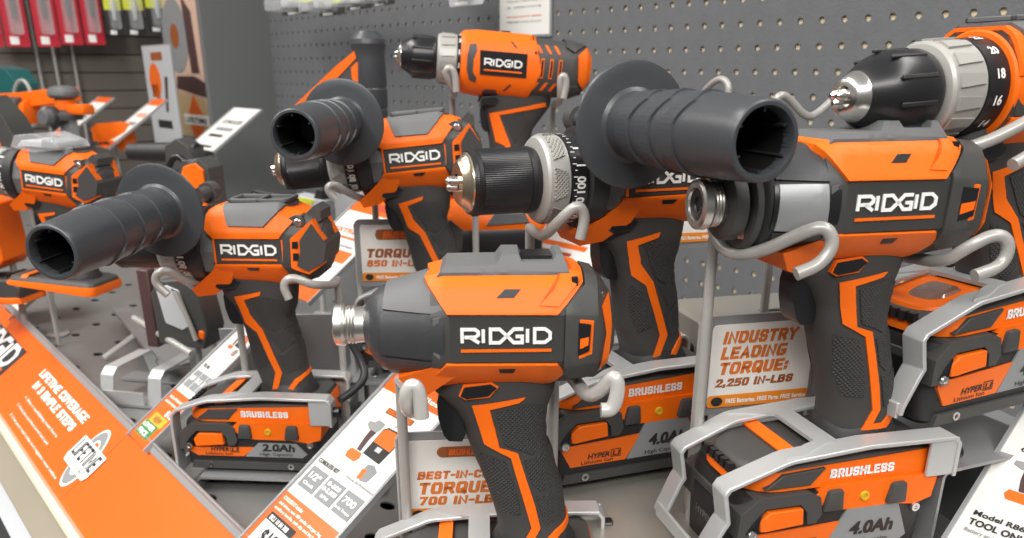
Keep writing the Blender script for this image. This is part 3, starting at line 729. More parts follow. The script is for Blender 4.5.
def hammer(name,label,mtx,ah,sh=0,handle=None,ch=(-126,-119,-115,-74,-60,-50),ck='knurl',dx=0,cz=-1.5,group=None,lens=False,bdz=0,bx0=-36,nopack=False):
    gx=10; off=(gx-22+sh*-85,0,-178-(0 if ah=='2.0' else 8))
    root=thing(name,label,'power tool',mtx=base_shift(mtx,off),group=group); K=dict(off=off)
    st=[(-36,0,24,23),(-27,1.5,27.5,26),(22,1.5,29,26.5),(33,.5,26,24),(45,0,21.5,21),(52,-1,15,16),(54,-1,11,12)]
    bs=Surf(st,PFAC)
    b=MB(); bs.skin(b,bx0,54); b.build('housing','char',root,**K)
    g=MB(); g.lathe([(ch[5]-1,22),(ch[5]+2,25.6),(-44,26.5),(-38,27),(-28,28),(-26,22)] if ck=='knurl' else [(ch[5]-.4,22),(ch[5],26),(ch[5]+1.5,27.5),(ch[5]+6,28.4),(ch[5]+12,28.8),(ch[5]+14,24)],'x',(0,0,cz),seg=10 if ck=='knurl' else 48)
    go=g.build('gear_case','cap' if ck=='knurl' else 'orange',root,ang=25,**K)
    if ck=='knurl':
        w=MB(); w.lathe([(ch[5],26),(ch[5]+1,29),(ch[5]+11,29.5),(ch[5]+12,27)],'x',(0,0,cz),seg=44); w.build('clamp_band','dark',root,ang=25,**K)
        t=MB()
        for sd in (-1,1):
            for zz in (5,-1,-7):
                for a,b_ in (((-33.5,zz-1.6),(-32.3,zz+1.6)),((-34.6,zz-.5),(-31.2,zz+.4))): t.box((a[0],sd*25.2-.2,a[1]),(b_[0],sd*25.2+.2,b_[1]))
        slab(t,[(-34,0),(-33,0),(-33,1),(-34,1)],lambda x,z:24)
    cl=lambda L:[(max(a,bx0),b) for a,b in L]
    u=MB(); bs.wrap(u,cl([(-35,14),(-27,8),(22.5,8.5),(27,15),(41,27),(43,61),(-29,61),(-33,27)]) if bx0<-30 else [(bx0,8),(22.5,8.5),(27,15),(41,27),(43,61),(bx0,61)],1.8,3)
    bs.wrap(u,[(-28,-10.5),(23,-10),(26,-17),(30,-24),(22,-31),(-30,-31),(-36,-20)] if bx0<-30 else [(bx0,-10.5),(23,-10),(26,-17),(30,-24),(22,-31),(bx0,-31)],1.4,3)
    if bx0<-30: slab(u,[(-53,-33),(-35,-19),(-27,-12),(-16,-18),(-20,-26),(-36,-37),(-50,-39)],lambda x,z:max(14,min(25.5,25.5+(z+12)*.40)))
    so=u.build('orange_shell','orange',root,ang=28,**K)
    r=MB(); bs.wrap(r,[(-4,-12.2),(6,-12.2),(4,-14.5),(-3,-14.5)],1.8,1.5); islands(r,'vent_slot','black',so,**K)
    tx0=max(-21,bx0+1); t=MB(); bs.wrap(t,[(tx0,30),(max(-15,tx0+1),16.2),(11.5,16),(27,30),(30,61),(tx0-.5,61)],3.2,3.5)
    to=t.build('top_cap','cap',root,ang=28,**K)
    t=MB()
    for (x0,x1,y0,y1) in ((max(-18,bx0+3),27,-14,-11.5),(max(-18,bx0+3),27,11.5,14),(max(-18,bx0+3),max(-15.5,bx0+5.5),-14,14),(24.5,27,-14,14),(3,6,-14,14)): t.box((x0,y0,33),(x1,y1,35.6))
    t.build('cap_rim','cap',to,bevel=.6,**K)
    p=MB(); slab(p,[(max(-26,bx0+1),8),(24,8),(25.5,6),(24.5,-10),(max(-26,bx0+1),-10)],lambda x,z:27.2)
    po=p.build('label_panel','panel',root,bevel=.6,**K)
    for (x0,x1) in (((-27.5,-26.2),(24,25)) if bx0<-30 else ((24,25),)):
        w=MB(); slab(w,[(x0,8),(x1,8),(x1,-10),(x0,-10)],lambda x,z:27.4); w.build('panel_piping','orange2',po,**K)
    logo_on(root,off,-1 if bx0<-30 else 6,.4,27.3,42 if bx0<-30 else 32,par=po)
    # rear motor end: orange outlined shield, screw bosses, vents
    rr=MB(); bs.wrap(rr,[(24,-9),(25.5,7),(30,14),(43,26),(45,60),(48,60),(52,0),(48,-30),(34,-30),(28,-20)],1.8,3); ro=rr.build('rear_housing','char',root,ang=28,**K)
    hwf=lambda d:(lambda x,z:(27.5-max(0,(x-34))*.38)+d)
    w=MB(); slab(w,[(31,9),(46.5,22),(55,4.5),(52.5,-11),(42,-18),(30,-12.5)],hwf(0)); w.build('shield_outline','orange2',ro,bevel=.5,**K)
    w=MB(); slab(w,[(38,8),(46.5,19.5),(55.5,4),(53,-9.5),(42,-15),(35,-10.5),(38,0)],hwf(1.8)); w.build('rear_shield','char',ro,bevel=1.2,**K)
    w=MB()
    for z0,z1 in ((2,7),(-7,-1.5)): slab(w,[(32,z0),(36.3,z0),(36.3,z1),(32.5,z1)],hwf(.5))
    w.build('cooling_slots','black',ro,**K)
    for zc in (20,-20.5):
        w=MB(); slab(w,[(29,zc-4),(29,zc+3),(33,zc+5),(39,zc+5),(41,zc),(39,zc-4)],lambda x,z:21.5); w.build('screw_boss','char',ro,bevel=1.2,**K)
    for z in (20,-20.5):
        m=MB()
        for sd in (-1,1): m.lathe([(sd*20,2.9),(sd*22.5,2.9),(sd*23.3,2.1)],'y',(36,0,z),seg=14)
        m.build('screw','screw',ro,**K)
    w=MB(); slab(w,[(38,24),(46,31),(51,27),(51,20),(44,17)],lambda x,z:13); w.build('rear_hump','char',ro,bevel=1.5,**K)
    if ch: chuck(root,off,cz,ch,ck)
    build_grip(root,'hammer',off,sh,zend=112 if nopack else 128); build_base(root,off,sh,ah,gx,lens=lens,dz=bdz,nopack=nopack)
    if handle: aux_handle(root,off,**handle)
    return root
def drill(name,label,mtx,sh=0,ah='2.0'):
    gx=20; off=(gx-22+sh*-85,0,-178-(0 if ah=='2.0' else 8)); K=dict(off=off)
    root=thing(name,label,'power tool',mtx=base_shift(mtx,off))
    st=[(-41,0,25,25),(-38,0,27.5,26),(-25,0,29,27),(24,-1,30,27),(45,0,28,26),(70,1,25.5,24),(84,2,21,20),(89,2,15,15)]
    bs=Surf(st,sup(2.5,22))
    b=MB(); bs.skin(b,-41,89); b.build('housing','char',root,ang=40,**K)
    u=MB(); bs.wrap(u,[(-41,62),(-41,-29),(-36,-33),(-28,-33),(26,-30),(38,-3),(29,22),(22,31),(22,62)],1.8,3); so=u.build('orange_shell','orange',root,ang=35,**K)
    w=MB(); bs.wrap(w,[(-33,15),(-27,16),(-26,10),(-29,3),(-29,-8),(-25,-13),(-26,-17),(-32,-15),(-35,-6),(-35,6)],2.3,2); w.build('shell_inlay','char',so,ang=40,**K)
    w=MB(); bs.wrap(w,[(6,20.5),(8,20.5),(13,15.5),(11,15.5)],2.2,1.5); bs.wrap(w,[(2,-22),(8,-16),(9.5,-17),(4,-22)],2.2,1.5); bs.wrap(w,[(-18,-25),(-16,-22),(-5,-22),(-3,-26),(-7,-29),(-17,-29)],2.3,2); islands(w,'shell_slot','purple_dark',so,**K)
    p=MB(); slab(p,[(-23,11.7),(23,11.7),(23.5,-10.3),(-22,-10.3)],lambda x,z:28.9); po=p.build('label_panel','black',root,**K)
    logo_on(root,off,0,1.5,29.0,37,par=po)
    v=MB()
    for k in range(3):
        x=37+k*9
        bs.wrap(v,[(x,9),(x+3.5,9),(x+3,-9),(x-.5,-9)],.6,1.5); bs.wrap(v,[(x-6,21),(x-3,21),(x+1.5,13.5),(x-1,13.5)],.6,1.5); bs.wrap(v,[(x-3,-13),(x,-13),(x-5,-20),(x-8,-20)],.6,1.5)
    islands(v,'vent_frame','orange2',root,**K)
    v=MB()
    for k in range(3):
        x=37+k*9
        bs.wrap(v,[(x+.9,7.6),(x+2.6,7.6),(x+2.2,-7.6),(x+.6,-7.6)],.9,1.5)
    islands(v,'vent_slot','black',root,**K)
    e=MB(); bs.wrap(e,[(74,14),(84,22),(89,14),(89,-6),(83,-16),(76,-9)],1.6,3); e.build('rear_cap','orange',root,ang=40,**K)
    e=MB(); bs.wrap(e,[(60,60),(62,20),(70,16),(86,26),(86,60)],2.2,3); bs.wrap(e,[(66,-14),(76,-13),(84,-22),(80,-34),(66,-34)],2.2,3); islands(e,'rear_bumper','char',root,ang=40,**K)
    s=MB(); s.lathe([(-2,3),(-2,4.5),(1,5),(2,4)],'z',(3,0,30),seg=16); s.build('top_screw','black',root,**K)
    chuck(root,off,1.5,(-105,-102,-99,-63,-44,-38),'smooth')
    build_grip(root,'drill',off,sh); build_base(root,off,sh,ah,gx)
    return root
# ================================================================ PLACE THE TOOLS
mA=pose(503,337,.3753,2); mB=pose(893,204,.3918,14); mD=pose(670,177,.4909,20); mG=pose(250,250.5,.608,-4)
mF=pose(416,157,.7086,3,-5); mE=pose(503,65,.8635,6,4.6); mH=pose(45,181,.878,-10,6)
mC=pose(983,86,.450,22,-3,local=(-15,0,3))
impact('impact_driver','foreground orange and charcoal impact driver, its battery cut off by the picture edge',mA,'4.0',False,bdz=-7)
impact('impact_wrench','orange and charcoal impact driver with a silver sticker on its nose, at right',mB,'4.0',True,sh=0,ext=6,bdz=-7)
hammer('hammer_drill','hammer drill with black knurled chuck and big hollow side handle in the upper middle',mD,'4.0',sh=0,handle=dict(x=-34,z=30,length=117,ydisc=42))
hammer('hammer_drill','hammer drill at left with side handle pointing at the viewer and a 2.0Ah battery',mG,'2.0',handle=dict(x=-52,z=33,axx=-5,axz=-3,length=118,ydisc=43))
hammer('hammer_drill','hammer drill with side handle above the torque 650 in-lbs sign',mF,'2.0',handle=dict(x=-47,z=33,axx=-8,length=118,ydisc=43))
hammer('hammer_drill','hammer drill without side handle at the left picture edge, logo on its body',mH,'2.0',dx=0,bdz=14,nopack=True)
hammer('drill_driver','drill driver with shiny chuck jaws and numbered collar in the upper right corner',mC,'4.0',ch=(-111,-105,-99,-60,-38,-25),ck='smooth',cz=3,lens=True,bdz=18,bx0=-24,sh=-.16)
drill('drill_driver','mostly orange drill driver high up in front of the white notice on the pegboard',mE)
# ================================================================ battery brackets, cradles and stands
def lp(m,x,y,z): return m@(Vector((x,y,z))*.001)
def bracket(m,label,gx,dz=0):
    m=m@Matrix.Translation((0,0,dz*.001)); short=not(m.translation.x>.15 or abs(m.translation.x)<.03)
    root=thing('battery_bracket',label,'metal bracket',mtx=base_shift(m,(gx-22,0,-196)),group='silver brackets holding the battery feet')
    off=(gx-22,0,-196); X=gx-22; K=dict(off=off)
    for sd in (-1,1):
        y=sd*27.5
        b=MB(); b.ribbon([(X+64,y,-138),(X+64,y,-119),(X+61,y,-115.6),(X+10,y,-115.0),(X-34,y,-118.5),(X-38,y,-119.5),*(((X-60,y,-127),(X-64,y,-131),(X-65,y,-140),(X-65,y,-180)) if short else ((X-67,y*.94,-131),(X-69,y*.94,-134),(X-66,y*.94,-150),(X-68,y*.94,-153),(X-76,y*.9,-170),(X-77,y*.9,-174)))],(0,1,0),14,2.4); b.box((X+47,y+sd*5.0-1.1,-137),(X+64,y+sd*5.0+1.1,-115.5))
        so=b.build('side_strap','bracket',root,bevel=.6,**K)
        s=MB(); s.lathe([(0,4.2),(5,4.2),(5.5,3.4),(5.5,2),(3,1.8),(3,.1)],'x',(X+65,y,-127),seg=18); s.build('bolt','black',so,**K)
    b=MB(); b.prism([(X-37,-31),(X-27,-31),(X-10,-23.5),(X-2,-23.5),(X-2,23.5),(X-10,23.5),(X-27,31),(X-37,31),(X-22,22),(X-14,19),(X-14,-19),(X-22,-22)],-117.0,-114.9,'xy')
    for v in b.v: v.z+=min(0,(v.x-X+18)*.10)
    b.build('cross_strap','bracket',root,**K)
    fx=X-65 if short else X-77; fz=-178 if short else -172; b=MB(); b.ribbon([(fx,-29,fz),(fx,29,fz)],(0,0,1),9,2.2); b.build('front_bar','bracket',root,bevel=.6,**K)
    return root
def hook(m,pts,y_post,label,name='wire_hook',mat_='wire',r=3.1,bottom=None,group='grey wire hooks holding the tools'):
    """wire hook under a tool with its post running down to the deck"""
    P=[lp(m,*p) for p in pts]
    start=P[0]; zb=(bottom if bottom is not None else ZO+DECK)+.001
    root=thing(name,label,'wire hook',loc=(start.x,start.y,zb),group=group)
    o=Vector((start.x,start.y,zb))
    b=MB(); b.tube([(p-o)*1000 for p in P],r,14,smooth=3); b.build('hook',mat_,root,ang=60)
    b=MB(); b.tube([(0,0,0),(0,0,(start.z-zb)*1000+2)],3.0,12); b.lathe([(0,9),(1.5,9),(2,4)],'z',seg=16); b.build('post','wire',root,ang=50)
    return root
BR=[(mA,'silver bracket at the bottom picture edge under the foreground impact driver',17),
    (mB,'silver bracket around the battery below the industry leading torque sign',17),
    (mD,'silver bracket around the battery in the middle, behind the foreground impact driver',10),
    (mG,'silver bracket around the 2.0Ah battery at left',10),
    (mF,'silver bracket under the hammer drill above the torque 650 sign',10),
    (mC,'silver bracket around the battery at the right picture edge',23.6),
    (mE,'silver bracket under the mostly orange drill driver',20)]
for m,l,g in BR: bracket(m,l,g,dz=-7 if m in (mB,mA) else 18 if m is mC else 0)
HK=[(mA,[(-56,34,-44),(-48,10,-41),(-43,-22,-40),(-46,-35,-33),(-46,-38,-24),(-43,-38,-19),(-39.5,-38,-22),(-39,-38,-36)],'clear sleeved hook left of the foreground impact driver grip','wire2',3.6),
 (mA,[(30,34,-36),(38,5,-33),(41,-22,-33),(47,-32,-26),(52,-38,-15),(54,-39,-22),(52,-39,-33),(46,-39,-33)],'clear sleeved hook right of the foreground impact driver, over the 4.0Ah battery','wire2',3.6),
 (mB,[(-58,34,-4),(-66,24,-16),(-66,5,-27),(-60,-14,-23),(-47,-31,-10),(-40,-36,-7),(-36,-38,-15),(-42,-38,-24),(-53,-37,-28)],'grey wire hook under the nose of the silver-stickered impact driver','wire',3.1),
 (mB,[(34,74,-40),(38,5,-33),(38,-22,-31),(42,-32,-21),(53,-36,-14),(60,-38,-19),(58,-38,-30),(43,-38,-34)],'grey wire hook behind the grip of the silver-stickered impact driver','wire',3.1),
 (mD,[(-62,36,-36),(-66,12,-36),(-71,-12,-32),(-70,-29,-21),(-61,-34,-11),(-56,-34,-18),(-59,-34,-31)],'grey wire hook under the chuck collar of the middle hammer drill','wire',3.1),
 (mD,[(42,36,-30),(44,10,-30),(44,-20,-30),(52,-30,-20),(60,-33,-18),(60,-34,-26)],'grey wire hook at the rear of the middle hammer drill, behind the steel collet','wire',3.1),
 (mG,[(-40,34,-34),(-44,5,-34),(-54,-22,-26),(-62,-30,-15),(-70,-33,-16),(-73,-34,-24),(-64,-34,-33)],'grey wire hook under the front of the left hammer drill','wire',3.1),
 (mG,[(46,34,-36),(50,10,-34),(50,-20,-27),(45,-31,-24),(32,-35,-17),(25,-36,-23),(29,-36,-34)],'grey wire hook at the rear end of the left hammer drill','wire',3.1),
 (mF,[(-46,34,-36),(-50,5,-36),(-60,-25,-24),(-70,-33,-14),(-76,-34,-18),(-70,-34,-27)],'grey wire hook under the front of the drill above the torque 650 sign','wire',3.1),
 (mF,[(46,34,-34),(48,5,-33),(46,-24,-30),(42,-34,-18),(39,-36,-12),(36,-36,-20),(38,-36,-32)],'grey wire hook behind the drill above the torque 650 sign, left of the knurled chuck','wire',3.1),
 (mC,[(0,107,-36),(-30,60,-34),(-60,20,-31),(-56,-8,-29),(-42,-26,-22),(-30,-33,-15),(-19,-36,-9),(-14,-38,-16),(-19,-38,-26),(-33,-38,-31)],'grey wire hook under the numbered collar of the upper right drill','wire',3.1),
 (mE,[(-45,36,-34),(-44,5,-32),(-45,-22,-28),(-52,-31,-18),(-56,-33,-10),(-51,-34,-6),(-46,-34,-12),(-44,-34,-28)],'grey wire hook under the front of the mostly orange drill','wire',3.4),
 (mE,[(62,36,-34),(60,5,-32),(60,-22,-30),(58,-32,-20),(56,-33,-8),(60,-34,-4),(63,-34,-12),(61,-34,-26)],'grey wire hook at the rear of the mostly orange drill','wire',3.4)]
for m,p,l,mt,r in HK: hook(m,p,0,l,mat_=mt,r=r)
# stands: folded sheet risers carrying the brackets
def stand(m,gx,label,zt=None,wid=.075,mt='steel',w2=.10,x0=-.078,dy=(-.040,.055)):
    c=lp(m,gx-22,0,-190); zc=(zt if zt is not None else c.z-.004)
    yaw=math.atan2(m[1][0],m[0][0]); R=Matrix.Rotation(yaw,4,'Z'); zb=ZO+DECK+.0005; h=zc-zb
    root=thing('display_stand',label,'metal stand',mtx=Matrix.Translation((c.x,c.y,zb))@R,group='folded sheet metal stands under the batteries')
    h=max(h,.012)*1000; y0,y1=dy[0]*1000,dy[1]*1000
    b=MB(); b.ribbon([(x0*1000,0,0),(x0*1000,0,h-3),(x0*1000+3,0,h),(w2*1000-3,0,h),(w2*1000,0,h-3),(w2*1000,0,0)],(0,1,0),y1-y0,2)
    for v in b.v: v.y+=(y0+y1)/2
    b.build('folded_plate',mt,root)
    for x,y in ((-.05,-.02),(.07,-.02),(.07,.035),(-.05,.04),(.01,.04)):
        s=MB(); s.lathe([(h+1,4.2),(h+2,3.9),(h+3.2,2.2),(h+3.3,.1)],'z',(x*1000,y*1000,0),seg=14); s.build('rivet','screw',root)
    # upright tab behind the pack joining it to the bracket
    return root
SD=[(mA,17,'folded steel stand under the foreground impact driver','steel'),(mB,17,'folded steel stand under the battery below the industry leading torque sign','steel'),
    (mD,10,'folded metal plate stand in the middle with rivets, right of the foreground grip','deck2'),(mG,10,'folded steel stand under the 2.0Ah battery at left','steel'),
    (mF,10,'folded steel stand behind the torque 650 sign','steel'),
    (mC,10,'folded steel stand under the battery at the right picture edge','steel'),(mE,20,'folded steel stand of the mostly orange drill','steel')]
for m,g,l,mt in SD: stand(m,g,l,mt=mt,dy=(-.115,.055) if m is mD else (-.04,.055),w2=.055 if m is mC else .10,x0=-.035 if m is mC else -.048 if m is mG else -.078)
# ================================================================ SETTING: deck, pegboard, divider, far wall, floor
def obj_world(name,mb,m,unit=1,origin=None,ang=35,parent=None,bevel=0):
    o=origin if origin is not None else Vector((0,0,0))
    for v in mb.v: v-=o
    ob=mb.build(name,m,parent,unit=unit,ang=ang,bevel=bevel); ob.location=o if not parent else (0,0,0)
    return ob
FR=Matrix(((S.x,-N.x,0,W0.x),(S.y,-N.y,0,W0.y),(0,0,1,ZO),(0,0,0,1)))   # local x=s, y=-n (into the wall), z
def dbox(mb,s0,s1,n0,n1,z0,z1,mi=0):
    q=MB(); q.box((s0,-n1,z0),(s1,-n0,z1)); q.xf(FR); return mb.add(q.v,q.f,mi)
# pegboard with real holes on a one inch grid
IN=.0254
def pegboard(i0,i1,k0,k1):
    mb=MB(); r=.0035; sg=12; t=.0032
    for i in range(i0,i1):
        for k in range(k0,k1):
            cx,cz=i*IN,k*IN; h=IN/2
            ou=[]; inn=[];bk=[]
            for j in range(sg):
                a=2*PI*(j+.5)/sg; c,s_=math.cos(a),math.sin(a); q=h/max(abs(c),abs(s_))
                ou.append((cx+c*q,0,cz+s_*q)); inn.append((cx+c*r,0,cz+s_*r)); bk.append((cx+c*r,t,cz+s_*r))
            fs=[]
            for j in range(sg):
                l=(j+1)%sg; fs.append((j,l,sg+l,sg+j)); fs.append((sg+j,sg+l,2*sg+l,2*sg+j))
            mb.add(ou+inn+bk,fs)
            for cc in ((-1,-1),(1,-1),(1,1),(-1,1)):
                # corner fillers
                x,z=cx+cc[0]*h,cz+cc[1]*h
                near=sorted(ou,key=lambda p:(p[0]-x)**2+(p[2]-z)**2)[:2]
                mb.add([(x,0,z),near[0],near[1]],[(0,1,2)])
    mb.xf(FR); return mb
pg=pegboard(-53,26,-13,24)
pb=pg.build('wall_back',['peg'],None,unit=1); struct(pb)
b=MB(); dbox(b,-1.36,.67,-.012,-.0034,-.36,.62); struct(obj_world('trim_1',b,'tan'))
b=MB(); dbox(b,-1.372,-1.355,-.03,.150,-.40,.75); struct(obj_world('wall_divider',b,'divider',bevel=.002))
# deck of the display with punched slots
def punched(x0,x1,y0,y1,z,cell,r,m,name):
    mb=MB(); nx=int((x1-x0)/cell); ny=int((y1-y0)/cell); sg=12
    for i in range(nx):
        for k in range(ny):
            cx=x0+(i+.5)*cell; cy=y0+(k+.5)*cell; h=cell/2
            if (i+2*k)%3 or (i*7+k*5)%4==1:
                mb.add([(cx-h,-cy+h,z),(cx+h,-cy+h,z),(cx+h,-cy-h,z),(cx-h,-cy-h,z)],[(0,1,2,3)]); continue
            ou=[];inn=[];lo=[]
            for j in range(sg):
                a=2*PI*(j+.5)/sg; c,s_=math.cos(a),math.sin(a); q=h/max(abs(c),abs(s_))
                ou.append((cx+c*q,-cy+s_*q,z)); inn.append((cx+c*r*1.5,-cy+s_*r,z)); lo.append((cx+c*r*1.5,-cy+s_*r,z-.0015))
            fs=[]
            for j in range(sg):
                l=(j+1)%sg; fs+=[(j,l,sg+l,sg+j),(sg+j,sg+l,2*sg+l,2*sg+j)]
            mb.add(ou+inn+lo,fs)
            for cc in ((-1,-1),(1,-1),(1,1),(-1,1)):
                x,y=cx+cc[0]*h,-cy+cc[1]*h; near=sorted(ou,key=lambda p:(p[0]-x)**2+(p[1]-y)**2)[:2]
                mb.add([(x,y,z),near[0],near[1]],[(0,1,2)])
    mb.xf(FR); return struct(obj_world(name,mb,m))
punched(-2.0,.70,.0,.68,DECK,.034,.0052,'deck','trim_2')
b=MB(); dbox(b,-2.0,.70,0,.68,DECK-.02,DECK-.012); struct(obj_world('trim_3',b,'black'))
b=MB(); dbox(b,-5.6,1.2,-.6,1.6,-1.42,-1.40); struct(obj_world('floor',b,mat('floor_concrete',(.30,.29,.27),.5,var=.15,vscale=5)))
# far bay wall: slatted panel
mslat=mat('slat_taupe',(.13,.115,.10),.55,var=.1,vscale=4)
b=MB()
for k in range(30):
    z0=-.36+k*.045; dbox(b,-2.03,-2.0,-.02,1.75,z0,z0+.042)
struct(obj_world('wall_left',b,mslat))
b=MB(); dbox(b,-2.03,-1.373,-.03,-.004,-.4,.99); dbox(b,-2.05,-2.031,-.03,1.75,-.4,.99); struct(obj_world('wall_far',b,'divider'))
# ================================================================ banner along the front of the shelf
A35=math.radians(35); Lv=(-N*math.cos(A35)+Zv*math.sin(A35)).normalized(); Nv=S.cross(Lv).normalized()
if Nv.z<0: Nv=-Nv
def frame(o,x,y):
    z=x.cross(y).normalized(); m=Matrix((x,y,z)).transposed().to_4x4(); m.translation=o; return m
B0=disp(-.40,.675,-.30)
mBan=frame(B0,S,Lv); nB=Vector(mBan.col[2][:3])
def uvp(px,py,m=None):
    m=m or mBan; P=onpl(px,py,m.translation,Vector(m.col[2][:3])); q=m.inverted()@P; return q.x*1000,q.y*1000
vb=uvp(82,538)[1]
ban=thing('shelf_banner','long tilted orange sign along the shelf front reading lifetime coverage in 3 simple steps','sign',mtx=mBan)
b=MB(); b.box((-1300,vb,-3),(560,0,0)); b.build('orange_face','orange_card',ban,bevel=.5)
b=MB(); b.prism([(-6,-4),(1,-4),(2.5,-2),(2.5,4),(1,5.5),(-1,3),(-6,1.8)],-1300,560,'yz'); b.build('edge_trim','frame_grey',ban,bevel=.4)
b=MB(); b.prism([(vb-8,-4),(vb-8,4),(vb-4,6),(vb,4.5),(vb+1.5,0),(vb+1.5,-4)],-1300,560,'yz'); b.build('lower_rail','rail_cream',ban,bevel=.8)
us,vs_=uvp(125,437); ul,vl=uvp(72,518)
b=MB(); b.box((us-.4,vb+2,0),(us+.4,-9,.25)); b.build('panel_seam','brown_ink',ban)
ub,v1=uvp(27,352); _,v0=uvp(5,386); 
hb=v1-v0
b=MB(); b.box((ub-hb*4.6,v0,.05),(ub,v1,.5)); bx=b.build('logo_plate','ink',ban)
q=logo_mb(hb*4.1,.5); 
for v in q.v: v.x+=ub-hb*2.3; v.y+=v0+hb*.58; v.z+=.6
q.build('logo_lettering','white',ban)
b=MB(); b.box((ub-hb*4.35,v0+hb*.14,.5),(ub-hb*.25,v0+hb*.2,.8)); b.build('logo_underline','orange_ink',ban)
def btext(s,pa,pb_,h,name='white_lettering',bold=.02,m='white',par=None,mtx=None,ital=0):
    ua,va=uvp(*pa,mtx); u2,v2=uvp(*pb_,mtx)
    q=(stext(s,ua,va,h,width=abs(u2-ua),z=.15,wt=.2) if s.isupper() else text_mb(s,ua,va,h,width=abs(u2-ua),bold=bold,z=.3,ital=ital)); return q.build(name,m,par or ban)
def hline(a,b_): return uvp(*a)[1]-uvp(*b_)[1]
btext('LIFETIME COVERAGE',(39,375),(86,421),9.5,bold=.022)
btext('IN 3 SIMPLE STEPS',(32,387),(73,429),9.5,bold=.022)
btext('1. Buy a qualifying tool here',(25,398),(58,436),3.0,bold=.01)
btext('2. Keep your purchase proof and card',(17,405),(47,445),3.0,bold=.01)
btext('3. Use your tool code and register now online',(10,415),(57,478),3.0,bold=.01)
# lifetime emblem
ue,ve=uvp(86,458); ES=1.5
e=MB(); e.lathe([(.2,15),(1.0,15),(1.0,10),(.2,10)],'z',(0,0,0),seg=40,cap=False,scale=(.72*ES,1.28*ES)); 
for v in e.v:
    a=math.radians(14); x,y=v.x,v.y; v.x=ue+x*math.cos(a)-y*math.sin(a); v.y=ve+x*math.sin(a)+y*math.cos(a)
em=e.build('emblem_ring','tile_grey',ban)
e=MB(); e.lathe([(.15,16.4),(.7,16.4),(.7,8.8),(.15,8.8)],'z',(0,0,0),seg=40,cap=False,scale=(.72*ES,1.28*ES))
for v in e.v:
    a=math.radians(14); x,y=v.x,v.y; v.x=ue+x*math.cos(a)-y*math.sin(a); v.y=ve+x*math.sin(a)+y*math.cos(a)
e.build('emblem_ring_edge','white',ban)
e=MB(); e.prism([(ue-33,ve-10),(ue-33,ve+13),(ue+33,ve+13),(ue+33,ve-10),(ue+29,ve-15),(ue-29,ve-15)],1.0,1.5,'xy'); e.build('emblem_plate','white',ban)
q=stext('LIFETIME',ue,ve-6.5,17.0,width=58,align='c',z=1.6,wt=.17); q.build('emblem_lettering','ink',ban)
q=text_mb('SERVICE AGREEMENT',ue,ve-13,3.8,width=52,align='c',z=1.7); q.build('emblem_small_print','grey_ink',ban)
# rails and price strip below the banner
def rail(name,label,v0_,v1_,z0,z1,m):
    t=MB(); t.box((-1300,v0_,z0),(560,v1_,z1)); o=t.build(name,m,None,bevel=1); o.matrix_world=mBan; tag(o,label,'shelf rail'); return o
rail('shelf_rail','taupe shelf rail just below the cream edge of the orange banner',vb-34,vb-9,-12,-2,'rail_brown')
rail('price_rail','pale grey price rail in the bottom left corner below the taupe rail',vb-52,vb-35,-20,-9,'pale')
o=rail('lower_shelf_package','dark printed carton edge in the bottom left corner',vb-130,vb-54,-60,-30,'ink')
# shelf body
b=MB(); dbox(b,-2.0,.62,.05,.66,-.46,-.36); struct(obj_world('trim_4',b,'steel'))
